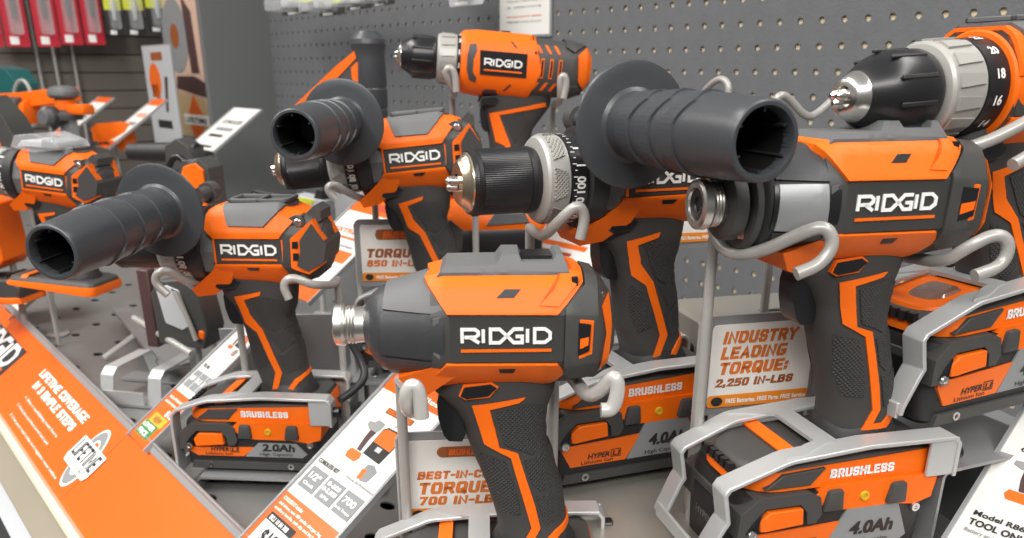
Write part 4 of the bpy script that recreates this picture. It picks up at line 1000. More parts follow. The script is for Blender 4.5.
# ================================================================ tilted information cards
def info_card(label,pbl,pbr,ptl,P0,spec,name='information_card',maxlen=None,wid=None,group='tilted tool information cards'):
    m0=frame(P0,S,Lv); a=uvp(*pbl,m0); w=(uvp(*pbr,m0)[0]-a[0]) if wid is None else wid; h=uvp(*ptl,m0)[1]-a[1]
    if maxlen: h=maxlen
    Pm=m0@Vector((a[0]*.001,a[1]*.001,0)); m=frame(Pm,S,Lv)
    r=thing(name,label,'information card',mtx=m,group=group)
    b=MB(); b.box((0,0,-1.6),(w,h,0)); b.build('card','card',r)
    b=MB(); b.ribbon([(-1,-2,-.3),(-1,h,-.3)],(1,0,0),2.2,4.5); b.ribbon([(w+1,-2,-.3),(w+1,h,-.3)],(1,0,0),2.2,4.5); b.build('holder_edges','frame_grey',r)
    for ki,(kind,a0,a1,b0,b1,*rest) in enumerate(spec):
        zz=.05+.07*ki
        if kind=='box':
            q=MB(); q.box((a0*w,b0*h,.0),(a1*w,b1*h,zz)); q.build(rest[1],rest[0],r)
        elif kind=='txt':
            q=text_mb(rest[0],a0*w,b0*h,(b1-b0)*h,width=(a1-a0)*w,bold=.022,z=zz+.05); q.build('print',rest[1],r)
        elif kind=='tool':
            cx,cy,s=(a0+a1)/2*w,b0*h,w
            def pr(poly,m,nm,z): 
                t=MB(); t.prism([(cx+a*s,cy+b*s) for a,b in poly],0,z,'xy'); t.build(nm,m,r)
            pr([(-.15,-.16),(.13,-.17),(.15,.12),(.11,.16),(-.11,.16),(-.16,.12)],'ink','bag_picture',zz)
            pr([(-.145,-.02),(.13,-.03),(.14,.11),(.10,.145),(-.10,.145),(-.15,.11)],'orange_ink','bag_top_picture',zz+.06)
            pr([(-.05,-.09),(.03,-.09),(.03,-.04),(-.05,-.04)],'pale','bag_label_picture',zz+.06)
            pr([(-.05,.16),(.05,.16),(.05,.20),(.035,.215),(-.035,.215),(-.05,.20),(-.05,.185),(-.035,.2),(.035,.2),(.04,.165),(-.05,.165)],'grey_ink','bag_handle_picture',zz)
            pr([(-.40,.09),(-.33,.06),(-.22,.06),(-.19,.10),(-.19,.17),(-.30,.18),(-.33,.14),(-.40,.13)],'grey_ink','drill_picture',zz)
            pr([(-.30,.06),(-.21,.06),(-.22,-.02),(-.20,-.16),(-.26,-.16),(-.29,-.04)],'purple_dark','drill_grip_picture',zz+.03)
            pr([(-.33,-.17),(-.16,-.17),(-.14,-.22),(-.17,-.27),(-.32,-.27),(-.35,-.22)],'orange_ink','pack_picture',zz+.05)
            pr([(.02,-.22),(.10,-.20),(.19,-.24),(.17,-.36),(.08,-.38),(.01,-.34)],'tile_grey','charger_picture',zz)
            pr([(.0,-.28),(.06,-.26),(.08,-.36),(.02,-.38)],'orange_ink','charger_pack_picture',zz+.05)
    return r
spec1=[('box',0,1,.90,1.0,'orange_card','orange_band'),('txt',.3,.9,.93,.955,'Cordless','white'),
 ('box',.30,.72,.80,.83,'brown_ink','logo_badge'),('txt',.33,.69,.806,.824,'BRUSHLESS','orange_ink'),
 ('tool',.34,.90,.67,.67),
 ('txt',.04,.40,.455,.475,'CORDLESS KIT','ink'),
 ('box',.05,.32,.32,.43,'tile_grey','grey_tile'),('box',.365,.635,.32,.43,'tile_grey','grey_tile'),('box',.68,.95,.32,.43,'tile_grey','grey_tile'),
 ('txt',.10,.28,.375,.405,'1/2"','white'),('txt',.10,.28,.34,.355,'Chuck','white'),
 ('txt',.40,.61,.395,.415,'0-600','white'),('txt',.39,.62,.365,.385,'0-2,000','white'),('txt',.44,.56,.335,.35,'RPM','white'),
 ('txt',.72,.91,.375,.405,'700','white'),('txt',.70,.93,.34,.352,'in-lbs Torque','white'),
 ('txt',.52,.98,.465,.478,'Value & Precision','grey_ink'),
 ('box',0,1,0,.27,'orange_card','orange_panel'),
 ('txt',.06,.42,.235,.252,'CORDLESS KIT includes:','cream'),('txt',.06,.84,.208,.222,'drill driver, two 18V packs, charger, bag','cream'),('txt',.06,.9,.182,.196,'auxiliary handle, belt clip and bit holder','cream'),
 ('box',.08,.55,0,.165,'white','price_tag'),('box',.08,.55,.125,.165,'ink','tag_header'),('txt',.11,.45,.133,.155,'SKU 10 84 308','white'),('txt',.20,.52,.03,.10,'$199','ink')]
P1=disp(0,.675,-.30)
info_card('tilted card with grey 700 tile, between 2.0Ah battery and foreground impact driver',(243,538),(338,538),(397,372),P1+Lv*0+nB*.004,spec1)
spec2=[('box',0,1,.93,1.0,'orange_card','orange_band'),('tool',.35,.85,.72,.72),
 ('txt',.08,.40,.50,.52,'TOOL ONLY','ink'),('box',.06,.34,.36,.47,'tile_grey','grey_tile'),('box',.38,.66,.36,.47,'tile_grey','grey_tile'),('box',.70,.97,.36,.47,'tile_grey','grey_tile'),
 ('txt',.1,.3,.405,.435,'18V','white'),('txt',.42,.62,.405,.435,'0-31','white'),('txt',.74,.92,.405,.435,'BPM','white'),
 ('box',0,1,0,.32,'orange_card','orange_panel'),('txt',.06,.75,.27,.288,'includes: drill, side handle','cream'),('txt',.06,.8,.24,.256,'and contractor bag','cream'),
 ('box',.06,.74,.03,.115,'green_ink','green_label'),('box',.16,.84,.115,.17,'gold_ink','new_label'),('txt',.30,.66,.125,.158,'NEW','brown_ink'),('txt',.12,.68,.08,.107,'LOWER','white'),('txt',.16,.60,.04,.067,'PRICE','white'),('txt',.55,.95,.18,.215,'$129','white')]
info_card('tilted card with green and yellow price sticker behind the 2.0Ah battery',(130,434),(168,470),(262,297),P1+nB*.004,spec2,wid=43)
spec3=[('box',0,1,.80,1.0,'orange_card','orange_band'),('box',.45,.9,.84,.9,'red_ink','red_badge'),('box',.1,.85,.55,.57,'orange_ink','orange_line'),('box',.5,.9,.35,.45,'orange_ink','orange_tag'),('txt',.1,.8,.6,.64,'EXTREME','orange_ink'),('txt',.1,.8,.48,.5,'power and torque','grey_ink'),('txt',.1,.7,.28,.3,'6 mode drill','grey_ink'),('box',0,1,0,.16,'orange_card','orange_panel')]
info_card('tilted white and orange card between the left hammer drill and the torque 650 sign',(270,286),(309,303),(366,191),disp(-.33,.465,-.20),spec3)
info_card('tilted card behind the foreground impact driver, top edge orange, below the knurled chuck',(486,270),(552,315),(536,218),disp(-.231,.275,-.20),
 [('box',0,1,.0,.35,'orange_card','orange_panel'),('box',.3,.8,.62,.7,'orange_ink','orange_badge'),('box',.1,.7,.5,.55,'red_ink','red_line'),('txt',.1,.8,.42,.46,'18V kit','orange_ink'),('box',0,1,.9,1,'orange_card','orange_band')])
def far_card(label,bl,br,tl,s,n,z,variant):
    sp=[('box',0,1,.86,1.0,'orange_card' if variant else 'card','orange_band'),('txt',.15,.85,.62,.70,'CORDLESS','orange_ink' if variant else 'ink'),('box',.2,.8,.45,.52,'tile_grey','grey_tile'),('box',.2,.7,.3,.36,'orange_ink' if variant else 'ink','print_line'),('box',0,1,0,.14,'orange_card' if variant else 'card','orange_panel'),('box',.25,.75,.05,.1,'ink','barcode')]
    info_card(label,bl,br,tl,disp(s,n,z),sp)
far_card('pale card tilted in front of the grey divider, upper left',(189,147),(208,157),(241,108),-1.236,.248,-.14,0)
far_card('tilted card with orange top in front of the narrow white sign board',(97,146),(107,150),(161,99),-1.38,.38,-.14,1)
far_card('tilted card with orange top beside the far sander',(53,134),(67,136),(104,97),-1.65,.40,-.13,1)
far_card('small pale tilted card left of the far sander',(20,126),(27,130),(52,104),-1.9,.42,-.12,1)
far_card('tilted card at the left picture edge, just above the orange banner',(0,309),(14,316),(58,262),-.86,.675,-.30,1)
# large white card at the right edge
mR=frame(disp(.33,.42,-.24),S,Lv)
spR=[('txt',.12,.69,.80,.82,'Model 5186','ink'),('txt',.10,.58,.755,.78,'COMBO KIT','ink'),('txt',.14,.8,.72,.735,'Includes: drill, battery','ink'),('txt',.14,.75,.69,.705,'(2) AC adapters','ink'),('txt',.14,.7,.66,.675,'(2) belt clips','ink'),('tool',.30,.80,.56,.56),
 ('txt',.08,.62,.35,.37,'Model R86116','ink'),('txt',.08,.58,.31,.335,'TOOL ONLY.','ink'),('txt',.08,.8,.28,.293,'Battery and charger sold separately','grey_ink'),('box',.0,1,0,.12,'orange_card','orange_panel')]
info_card('large white card in the bottom right corner reading tool only',(915,590),(1035,590),(1022,372),disp(.33,.42,-.24),spR,wid=64)
# ================================================================ torque signs
def torque_sign(label,tl,bl,br,Y,yaw,lines,dY=.0,rows=None):
    P=at(bl[0],bl[1],Y); c,s_=math.cos(math.radians(yaw)),math.sin(math.radians(yaw)); x=Vector((c,s_,0)); y=Vector((0,0,1)); m=frame(P,x,y)
    w=uvp(br[0],br[1],m)[0]; h=uvp(tl[0],tl[1],m)[1]
    r=thing('torque_sign',label,'sign',mtx=m)
    bp=MB(); bp.prism(rrr(-5,-5,w+4,h+5,5),0,1.6,'xy'); bp.xf(Matrix.Translation((0,0,-2))); bp.build('back_board','steel',r)
    q=MB(); q.prism(rrr(0,0,w,h,3),0,.6,'xy'); q.build('face','card',r)
    q=MB(); q.prism(rrr(0,0,w,h*.15,1.5),.6,.8,'xy'); q.build('orange_foot','amber_ink',r)
    q=text_mb('FREE Batteries. FREE Parts. FREE Service',w*.18,h*.045,h*.055,width=w*.8,z=1.0,bold=.02); q.build('foot_print','cream',r)
    q=MB(); q.lathe([(.8,h*.055),(1.2,h*.055)],'z',(w*.09,h*.075,0),seg=16,scale=(1.3,1)); q.build('lifetime_badge','ink',r)
    for (s,a,bb,x0,x1,mt) in lines:
        if s=='@': 
            q=MB(); q.prism(rrr(x0*w,a*h,x1*w,bb*h,h*.05),.7,.9,'xy'); q.build('logo_badge','brown_ink',r)
            q=MB(); q.lathe([(.9,h*.065),(1.3,h*.06)],'z',(x0*w+h*.05,(a+bb)/2*h,0),seg=12); q.build('gear_mark','brown_ink',r)
            q=text_mb('BRUSHLESS',x0*w+h*.12,a*h+h*.03,(bb-a)*h-h*.06,width=(x1-x0)*w-h*.14,z=1.1,bold=.03,ital=.15); q.build('badge_lettering','orange_ink',r); continue
        q=stext(s,x0*w,a*h,(bb-a)*h,width=(x1-x0)*w-(bb-a)*h*.2,z=.7,wt=.24,ital=.2); q.build('lettering',{'orange_ink':'burnt_ink'}.get(mt,mt),r)
    # clip post behind the sign down to the deck
    zb=(ZO+DECK-P.z)*1000
    q=MB(); q.tube([(-4,zb+1,-5),(-4,h,-5)],2.4,10); q.build('sign_post','wire',r)
    return r
def rrr(x0,y0,x1,y1,r):
    r=min(r,(x1-x0)/2.01,(y1-y0)/2.01); pts=[]
    for cx,cy,a0 in ((x1-r,y1-r,0),(x0+r,y1-r,90),(x0+r,y0+r,180),(x1-r,y0+r,270)):
        for i in range(5):
            a=math.radians(a0+22.5*i); pts.append((cx+r*math.cos(a),cy+r*math.sin(a)))
    return pts
torque_sign('white and orange sign reading industry leading torque 2,250 in-lbs',(708,326),(706,408),(805,401),.450,13,[('INDUSTRY',.77,.92,.10,.84,'orange_ink'),('LEADING',.585,.735,.09,.75,'orange_ink'),('TORQUE:',.40,.55,.08,.78,'orange_ink'),('2,250 IN-LBS',.25,.35,.06,.84,'brown_ink')])
torque_sign('white and orange sign reading best-in-class torque 700 in-lbs behind the foreground grip',(410,441),(409,520),(520,510),.440,5,[('@',.79,.92,.28,.66,0),('BEST-IN-CLASS',.52,.62,.09,.95,'orange_ink'),('TORQUE:',.33,.48,.09,.80,'orange_ink'),('700 IN-LBS',.19,.30,.09,.86,'orange_ink')])
torque_sign('white and orange sign reading torque 650 in-lbs under the drill with a side handle',(362,225),(363,281),(440,277),.76,3,[('@',.74,.92,.2,.70,0),('TORQUE:',.42,.58,.06,.80,'brown_ink'),('650 IN-LBS',.26,.38,.06,.86,'orange_ink')])
torque_sign('mostly hidden white sign with orange foot strip behind the silver-stickered driver',(664,180),(665,243),(738,241),.66,14,[('TORQUE:',.42,.58,.06,.80,'orange_ink')])
# ================================================================ things behind the tools
# white notice on the pegboard
mN=frame(disp(-.405,.006,0),S,Zv)
u0,v0=uvp(499,36,mN); u1,v1=uvp(549,40,mN)
def notice(label,tlbr,s,n,rows,name='paper_notice',m='card',mt='grey_ink',header=None,cat='notice'):
    mm=frame(disp(s,n,0),S,Zv); (x0,y0),(x1,y1)=tlbr
    ua,_=uvp(x0,y1,mm); ub2,vb2=uvp(x1,y1,mm); va=uvp(x1,y0,mm)[1]; w=ub2-ua; h=va-vb2
    P=mm@Vector((ua*.001,vb2*.001,0)); mm=frame(P,S,Zv)
    r=thing(name,label,cat,mtx=mm)
    q=MB(); q.box((0,0,-1),(w,h,0)); q.build('sheet',m,r)
    q=MB(); q.box((-3,-3,-3),(w+3,h+3,-1.2)); q.build('holder','frame_grey',r)
    return r,w,h
r,w,h=notice('white paper notice with small print on the pegboard above the mostly orange drill',((500,-40),(549,34)),-.4,.004,0)
for k,s in enumerate(['COVERAGE LIKE YOU WANT','FREE BATTERY, PARTS','& SERVICE','see associate for details','REGISTER WITHIN 90 DAYS']):
    q=text_mb(s,w*.5,h*(.56-k*.085) if k<3 else h*(.50-k*.08),h*.028,width=w*.7,align='c',z=.3); q.build('print','grey_ink' if k!=3 else 'orange_ink',r)
q=MB(); q.box((w*.38,h*.5+h*.1,.1),(w*.62,h*.68,.4)); q.build('printed_mark','brown_ink',r)
# peg hooks on the board
def peg_hook(px,py,label,pts):
    P=onpl(px,py,W0,N); r=thing('peg_hook',label,'wire hook',mtx=Matrix.Translation(P))
    q=MB(); q.tube([tuple((S*a+N*b_+Zv*c)*1000) for a,b_,c in pts],3.0,12,smooth=2); q.build('wire','wire',r,ang=60)
    q=MB(); q.tube([tuple(N*-1),tuple(N*5)],5,12); q.build('plug','wire',r)
def free_hook(label,pts,rad=.0030,shank=True):
    P=[at(*p) for p in pts]; o=P[0].copy(); r=thing('peg_hook',label,'wire hook',mtx=Matrix.Translation(o))
    q=MB(); q.tube([(p-o)*1000 for p in P],rad*1000,12,smooth=2); q.build('wire','wire',r,ang=60)
    if not shank: return
    e=P[-1]; W=e-N*((e-W0).dot(N)); q=MB(); q.tube([(e-o)*1000,(W+N*.001-o)*1000],rad*900,10); q.build('shank','wire',r,ang=60)
free_hook('bent grey wire hook on the pegboard left of the shiny chuck jaws',[(777,112,.66),(775,101,.66),(781,94,.66),(790,99,.665),(806,118,.67),(818,114,.68),(846,86,.70)])
free_hook('small grey wire hook showing above the big side handle',[(728,98,.78),(729,84,.78),(722,78,.79),(713,82,.80),(700,96,.82),(697,140,.82),(688,190,.82),(664,232,.80)],shank=False)
# packages hanging at the top of the pegboard
def package(label,x0,x1,y0,y1,s,n,body,win,group,name='blister_package',deep=.03,stripe=None,far=False):
    ax=(-N if far else S); mm=frame(disp(s,n,0),ax,Zv); ua,_=uvp(x0,y1,mm); ub2,vb2=uvp(x1,y1,mm); vt=uvp(x1,y0,mm)[1]; w=ub2-ua; h=vt-vb2
    P=mm@Vector((ua*.001,vb2*.001,0)); mm=frame(P,ax,Zv); D=deep*1000
    r=thing(name,label,'package',mtx=mm,group=group)
    q=MB(); q.prism(rrr(0,0,w,h,4),0,1.5,'xy'); q.build('backing_card',body,r)
    q=MB(); q.prism(rrr(w*.22,h*.10,w*.78,h*.70,5),1.5,D,'xy',ch=2.5); q.build('blister','plastic_clear',r)
    q=MB(); q.prism([(w*.42,h*.24),(w*.58,h*.24),(w*.60,h*.42),(w*.55,h*.60),(w*.45,h*.60),(w*.40,h*.42)],3,D*.6,'xy',ch=1.5); q.build('product',win if label[:3]!='red' else 'pkgblack',r)
    q=MB(); q.box((w*.18,h*.02,1.6),(w*.55,h*.085,2.0)); q.build('print_label','white',r)
    q=MB(); q.box((0,h*(.74 if not stripe else .40),1.55),(w,h*(.86 if not stripe else .74),1.9)); q.build('header_band',stripe or 'white',r)
    q=MB(); q.tube([(w/2,h-4,-60),(w/2,h-4,22),(w/2,h+3,28)],2.2,8); q.build('hanging_peg','wire',r)
X=[(-14,5,'first from the left picture edge'),(7,31,'second from the left picture edge'),(38,61,'third from the left picture edge'),(62,84,'fourth, in the middle of the red row'),(86,106,'last of the red row')]
for a,b_,l in X: package('red carded package, '+l,a,b_,-75,47-(0 if a<60 else 2),-1.93,.5,'red','pale','red packages at the top left',deep=.02,far=True)
Y=[(108,125,'leftmost'),(127,147,'middle'),(149,170,'rightmost')]
for a,b_,l in Y: package('yellow and black carded package at the top left, %s of three'%l,a,b_,-28,36-(0 if a<130 else 3),-1.90,.3,'pkgblack','pale','yellow packages at the top left',stripe='yellow',deep=.02,far=True)
for a,b_,c,l in [(283,318,12,'left end of the upper row on the pegboard'),(320,345,14,'second on the pegboard from the divider'),(347,372,8,'third on the pegboard from the divider'),(372,395,4,'fourth on the pegboard from the divider')]:
    package('clear packaged accessory box at the top, '+l,a,b_,-16,c,-1.1,.10,'pkgblack','pale','accessory packages above the pegboard tools',stripe='yellow',deep=.05)
package('clear packaged accessory box at the top, left of the white notice',450,484,-50,4,-.55,.06,'pale','pkgblack','accessory packages above the pegboard tools',deep=.04)
for a,b_,l in [(735,760,'left'),(764,800,'right')]:
    pass
# printed board with a saw picture and white sign board at the far bay
r,w,h=notice('tall printed display board with a saw blade picture beside the grey divider',((181,-30),(218,140)),-1.62,.06,0,name='display_board',m=mat('pale_peach_print',(.62,.42,.33),.5,var=.25,vscale=3),cat='sign board')
q=MB(); q.lathe([(.3,h*.24),(.9,h*.24)],'z',(w*.22,h*.66,0),seg=40); q.build('blade_picture','tile_grey',r)
q=MB(); q.lathe([(1,h*.08),(1.4,h*.08)],'z',(w*.22,h*.66,0),seg=30); q.build('hub_picture','brown_ink',r)
q=MB(); q.prism([(w*.1,h*.32),(w*.95,h*.26),(w*.98,h*.34),(w*.6,h*.40),(w*.15,h*.40)],.3,1.2,'xy'); q.prism([(w*.55,h*.42),(w*.75,h*.42),(w*.70,h*.8),(w*.5,h*.9)],.3,1.2,'xy'); q.build('saw_picture','purple_dark',r)
q=MB(); q.prism([(0,0),(w,0),(w,h*.24),(0,h*.30)],.2,.6,'xy'); q.build('bench_picture',mat('sand_print',(.55,.40,.22),.5),r)
q=MB(); q.lathe([(.6,w*.24),(1.2,w*.24)],'z',(w*.52,h*.115,0),seg=4); q.build('red_badge','orange_ink',r)
q=MB(); q.box((w*.2,h*.08,1.2),(w*.85,h*.15,1.8)); q.build('badge_plate','white',r)
q=text_mb('LIFETIME',w*.24,h*.095,h*.035,width=w*.56,z=2,bold=.02); q.build('badge_lettering','ink',r)
r,w,h=notice('narrow white sign board with a small tool picture left of the saw picture board',((156,44),(183,148)),-1.55,.16,0,name='sign_board',m='pale',cat='sign board')
q=MB(); q.box((w*.3,h*.86,.2),(w*.7,h*.94,.6)); q.build('logo_plate','brown_ink',r)
q=MB(); q.lathe([(.3,w*.2),(.8,w*.2)],'z',(w*.35,h*.66,0),seg=20); q.build('orange_picture','orange_ink',r)
q=MB(); q.prism([(w*.2,h*.5),(w*.45,h*.48),(w*.42,h*.62),(w*.2,h*.62)],.3,.8,'xy'); q.prism([(w*.6,h*.35),(w*.68,h*.35),(w*.8,h*.7),(w*.7,h*.7)],.3,.8,'xy'); q.build('tool_picture','purple_dark',r)
q=MB(); q.box((w*.25,h*.18,.2),(w*.75,h*.26,.7)); q.build('caption_plate','ink',r)
# long vertical hang strips on the far wall
for k,px in enumerate((38,55,74)):
    P=onpl(px,60,disp(-1.985,0,0),S); r=MB(); r.box((-.003,-.003,-.28),(.003,.003,.22)); o=r.build('wall_upright','wire',None,unit=1); o.location=P
    tag(o,'thin grey metal upright on the far slatted wall under the red packages, %s of three'%['leftmost','middle','rightmost'][k],'metal strip','uprights on the far wall')
# right-angle tool with a grey cylindrical barrel behind the middle hammer drills
def far_tool(name,label,m): return thing(name,label,'power tool',mtx=m)
P=at(370,180,1.02); mT=Matrix.Translation(P)@Matrix.Scale(.84,4)
r=thing('multi_tool','tool with upright grey barrel and slanted orange arm left of the orange drill','power tool',mtx=mT)
q=MB(); q.lathe([(0,19),(40,20),(70,21),(72,22.5),(95,22.5),(97,21.5),(100,22.8),(122,23),(124,22),(128,23),(160,22),(170,22),(180,25),(186,24),(196,14),(199,.1)],'z',(8,0,0),seg=36,cap=False); q.build('barrel','handle',r,ang=25)
q=MB(); slab(q,[(-122,62),(-118,80),(-30,150),(-6,168),(-2,158),(-22,120),(-24,90),(-60,52),(-100,40)],lambda x,z:17); q.build('arm','char',r,bevel=2)
q=MB(); slab(q,[(-118,82),(-34,152),(-8,171),(-6,162),(-32,138),(-78,96),(-106,78)],lambda x,z:18.2); slab(q,[(-14,150),(-4,158),(-2,60),(-10,70)],lambda x,z:18.4); q.build('orange_arm_cover','orange',r,bevel=1)
q=MB(); q.lathe([(-8,17),(0,19),(6,19)],'z',(8,0,0),seg=30); q.build('barrel_collar','orange',r)
q=MB(); slab(q,[(-118,10),(-126,34),(-110,62),(-60,54),(-50,24),(-60,0),(-100,-6)],lambda x,z:22); q.build('tool_head','dark',r,bevel=3)
q=MB(); slab(q,[(-112,56),(-96,42),(-88,52),(-104,68)],lambda x,z:26); q.build('white_label','white',r)
q=MB(); q.box((-50,-18,((ZO+DECK-P.z)*1000+1)/.84),(20,18,-8),ch=3); q.build('stand_block','steel',r)
# battery with 18V lettering behind the foreground driver
mK=pose(480,235,.80,8,0,local=(0,-35,-140))
r=thing('compact_sander','black and orange battery tool with 18V lettering seen under the knurled chuck','power tool',mtx=mK@Matrix.Translation((-.0,0,-.175)))
q=MB(); loft(q,[(0,-55,60,34,10,6),(4,-58,62,36,10,6),(34,-58,62,36,12,6),(40,-56,60,34,12,6)]); q.build('battery_pack','black',r)
q=MB(); loft(q,[(38,-52,64,34,16,8),(44,-54,66,35,16,8),(54,-50,64,33,16,8),(62,-40,58,26,12,8)]); q.build('orange_body','orange',r)
q=MB(); slab(q,[(6,44),(14,55),(44,55),(48,46)],lambda x,z:37); q.build('grey_insert','cap',r,bevel=1)
q=MB(); slab(q,[(-58,18),(-56,44),(-28,50),(-16,40),(-18,22),(-22,18)],lambda x,z:38); q.build('latch_guard','char',r,bevel=2)
q=MB(); slab(q,[(-50,22),(-50,38),(-34,40),(-26,34),(-27,24)],lambda x,z:39); q.build('release_button','orange',r,bevel=1.5)
q=text_mb('18V',14,14,10,width=22,bold=.03,ital=.1); to_side(q,0,0,37,-1)
q.build('voltage_lettering','white',r)
q=MB(); q.box((-50,-30,(ZO+DECK-(mK@Vector((0,0,-.175))).z)*1000+1),(55,30,1)); q.build('stand_block','steel',r)
# cream box-shaped riser behind the industry sign
def step_box(label,px,py,Y,yaw,w,d,h,m='deck2'):
    P=at(px,py,Y); zb=ZO+DECK; c=Matrix.Translation((P.x,P.y,zb+.001))@Matrix.Rotation(math.radians(yaw),4,'Z')
    H=(P.z-zb)*1000-1; r=thing('shelf_riser',label,'metal riser',mtx=c)
    q=MB(); q.ribbon([(-w/2,0,0),(-w/2,0,H-2),(-w/2+2,0,H),(w/2-2,0,H),(w/2,0,H-2),(w/2,0,0)],(0,1,0),d,2); q.build('folded_top',m,r)
    q=MB(); q.box((-w*.1,-d*.30,H+.2),(w*.1,-d*.22,H+1.6)); q.build('slot','black',r)
    q=MB(); q.box((-w/2+2,-d/2,H-14),(w/2-2,-d/2+2,H-2)); q.build('front_lip',m,r)
    return r
step_box('pale metal riser with a slot behind the industry leading torque sign',765,306,.60,14,130,60,60)
A_=at(226,383,.755); B_=at(352,383,.755); zt=at(300,314,.755).z; o=Vector((A_.x,A_.y,ZO+DECK+.001)); q=MB(); q.box((0,-1,0),((B_-A_).length*1000*.30,1,(zt-o.z)*1000-14)); q.box(((B_-A_).length*1000*.30,-1,0),((B_-A_).length*1000,1,(zt-o.z)*1000)); q.box((0,0,0),((B_-A_).length*1000,40,2)); ob=q.build('back_sheet','steel',None,bevel=.5); ob.location=o; tag(ob,'upright grey sheet metal panel behind the grip of the left hammer drill','metal panel')
# stand plates lower right
r=step_box('flat grey metal plate stand right of the silver-stickered impact driver',935,418,.54,14,110,70,10,'steel')
# cable in front of right stand
def cable(label,pts,rad=.0022,m='cable',name='cable'):
    P=[at(*p) for p in pts]; o=P[0].copy(); q=MB(); q.tube([p-o for p in P],rad,10,smooth=3); b=q.build(name,m,None,unit=1,ang=60); b.location=o; tag(b,label,'cable')
cable('thin black cable curving under the battery at the right picture edge',[(893,398,.50),(925,404,.50),(960,418,.505),(995,430,.51)])
cable('thin black cable behind the collet of the foreground impact driver',[(352,345,.62),(362,362,.60),(366,378,.59),(352,392,.58),(340,400,.57)],rad=.003)
# ---- left background tools
def sander():
    P=at(68,120,1.62); r=thing('orbital_sander','far orange and grey orbital sander with round head under the red packages','power tool',mtx=Matrix.Translation(P)@Matrix.Rotation(-.4,4,'Z')@Matrix.Scale(.62,4))
    q=MB(); q.lathe([(0,42),(14,46),(20,44),(26,30),(40,27),(62,27),(66,30)],'z',seg=32); q.build('body','char',r)
    q=MB(); q.lathe([(30,30),(56,30),(58,27)],'z',seg=32); q.build('orange_belt','orange',r)
    q=MB(); q.lathe([(62,34),(70,42),(80,42),(92,34),(97,18),(98,.1)],'z',seg=32,scale=(1.1,1)); q.build('palm_grip','cap',r)
    q=MB(); q.lathe([(-28,2),(-28,26),(-22,30),(-8,30),(-6,24)],'y',(-16,-22,10),seg=30); q.build('dust_port','dark',r)
    q=MB(); q.lathe([(-52,8),(-52,20),(-50,22),(-28,24)],'y',(-16,-22,10),seg=30); q.build('dust_ring','cap',r)
    q=MB(); q.box((20,-22,16),(95,22,46),ch=8); q.build('battery','orange',r)
    q=MB(); q.box((-20,-15,((ZO+DECK-P.z)*1000+1)/.62),(20,15,-1)); q.build('stand_block','steel',r)
sander()
def saw_like(label,px,py,Y,yaw,parts,cat='power tool',name='circular_saw',foot=True,sc=1):
    P=at(px,py,Y); r=thing(name,label,cat,mtx=Matrix.Translation(P)@Matrix.Rotation(math.radians(yaw),4,'Z')@Matrix.Scale(sc,4))
    for nm,m,kind,a in parts:
        q=MB()
        if kind=='slab': slab(q,a[0],lambda x,z:a[1],step=20); q.build(nm,m,r,bevel=a[1]*.12)
        elif kind=='box': q.box(*a); q.build(nm,m,r,bevel=2)
        elif kind=='lx': q.lathe(a[0],'x',a[1],seg=30); q.build(nm,m,r,ang=30)
        elif kind=='ly': q.lathe(a[0],'y',a[1],seg=36); q.build(nm,m,r,ang=30)
        elif kind=='lz': q.lathe(a[0],'z',a[1],seg=36); q.build(nm,m,r,ang=30)
        elif kind=='tube': q.tube(a[0],a[1],12,smooth=2); q.build(nm,m,r,ang=60)
    if foot:
        q=MB(); zb=((ZO+DECK-P.z)*1000+1)/sc; q.tube([(0,6,zb),(0,6,-10)],4,10); q.lathe([(zb,14),(zb+2,14),(zb+3,5)],'z',(0,6,0),seg=20); q.build('stand_post','wire',r)
    return r
saw_like('black and lime carded accessory lying above the left hammer drill body',272,196,1.15,-20,[('card','pkgblack','slab',([(-30,-6),(-22,10),(30,4),(24,-12)],16)),('lime_label','yellow','slab',([(-24,-3),(-19,5),(4,2),(0,-6)],16.6))],name='blister_package',cat='package')
saw_like('grey and lime carded accessory lying behind the rear of the left hammer drill',312,200,1.12,-20,[('card','pale','slab',([(-26,-10),(-20,8),(30,2),(24,-14)],14)),('lime_label','yellow','slab',([(-22,-2),(-18,6),(14,3),(11,-4)],14.6)),('clip','pkgblack','slab',([(10,4),(16,18),(26,16),(24,2)],12))],name='blister_package',cat='package')
saw_like('far teal and black power tool at the left picture edge below the red packages',12,88,2.0,-20,[
 ('body','teal','slab',([(-60,-10),(-55,30),(-20,48),(25,40),(50,10),(40,-10)],30)),('grip','black','slab',([(-40,-10),(30,-10),(20,-40),(-30,-40)],24)),('wire_guard','wire','tube',([(40,-40,-30),(60,-40,10),(85,-40,20),(100,-40,0),(98,-40,-40)],4))],name='palm_sander')
saw_like('far orange cylinder tool lying left of the sander at the left picture edge',20,103,1.72,-12,[
 ('body','orange','slab',([(-70,-16),(-70,16),(20,20),(120,30),(125,4),(20,-8)],20)),('nozzle','char','lx',([(-30,18),(-10,26),(22,26),(24,22)],(0,-18,-14))),('nozzle_ring','orange','lx',([(22,17),(40,24),(42,20)],(0,-18,-14)))],name='grinder')
saw_like('far orange tool with grey base behind the tilted card with orange top',112,133,1.75,-10,[
 ('body','orange','slab',([(-45,-20),(-48,12),(-30,26),(20,30),(48,24),(56,-6),(52,-44),(28,-44),(24,-14),(-20,-24)],24)),('front_cap','char','lx',([(-62,10),(-58,22),(-44,25)],(0,0,0)))],name='jigsaw',sc=.72)
saw_like('black tool body with dust tube behind the guard disc of the left hammer drill',150,152,1.15,-8,[
 ('tube','dark','lx',([(-40,8),(-38,15),(70,18),(90,16)],(0,0,0))),('body','char','slab',([(40,-30),(44,14),(66,26),(90,10),(96,-30)],26))],name='reciprocating_saw',sc=.75)
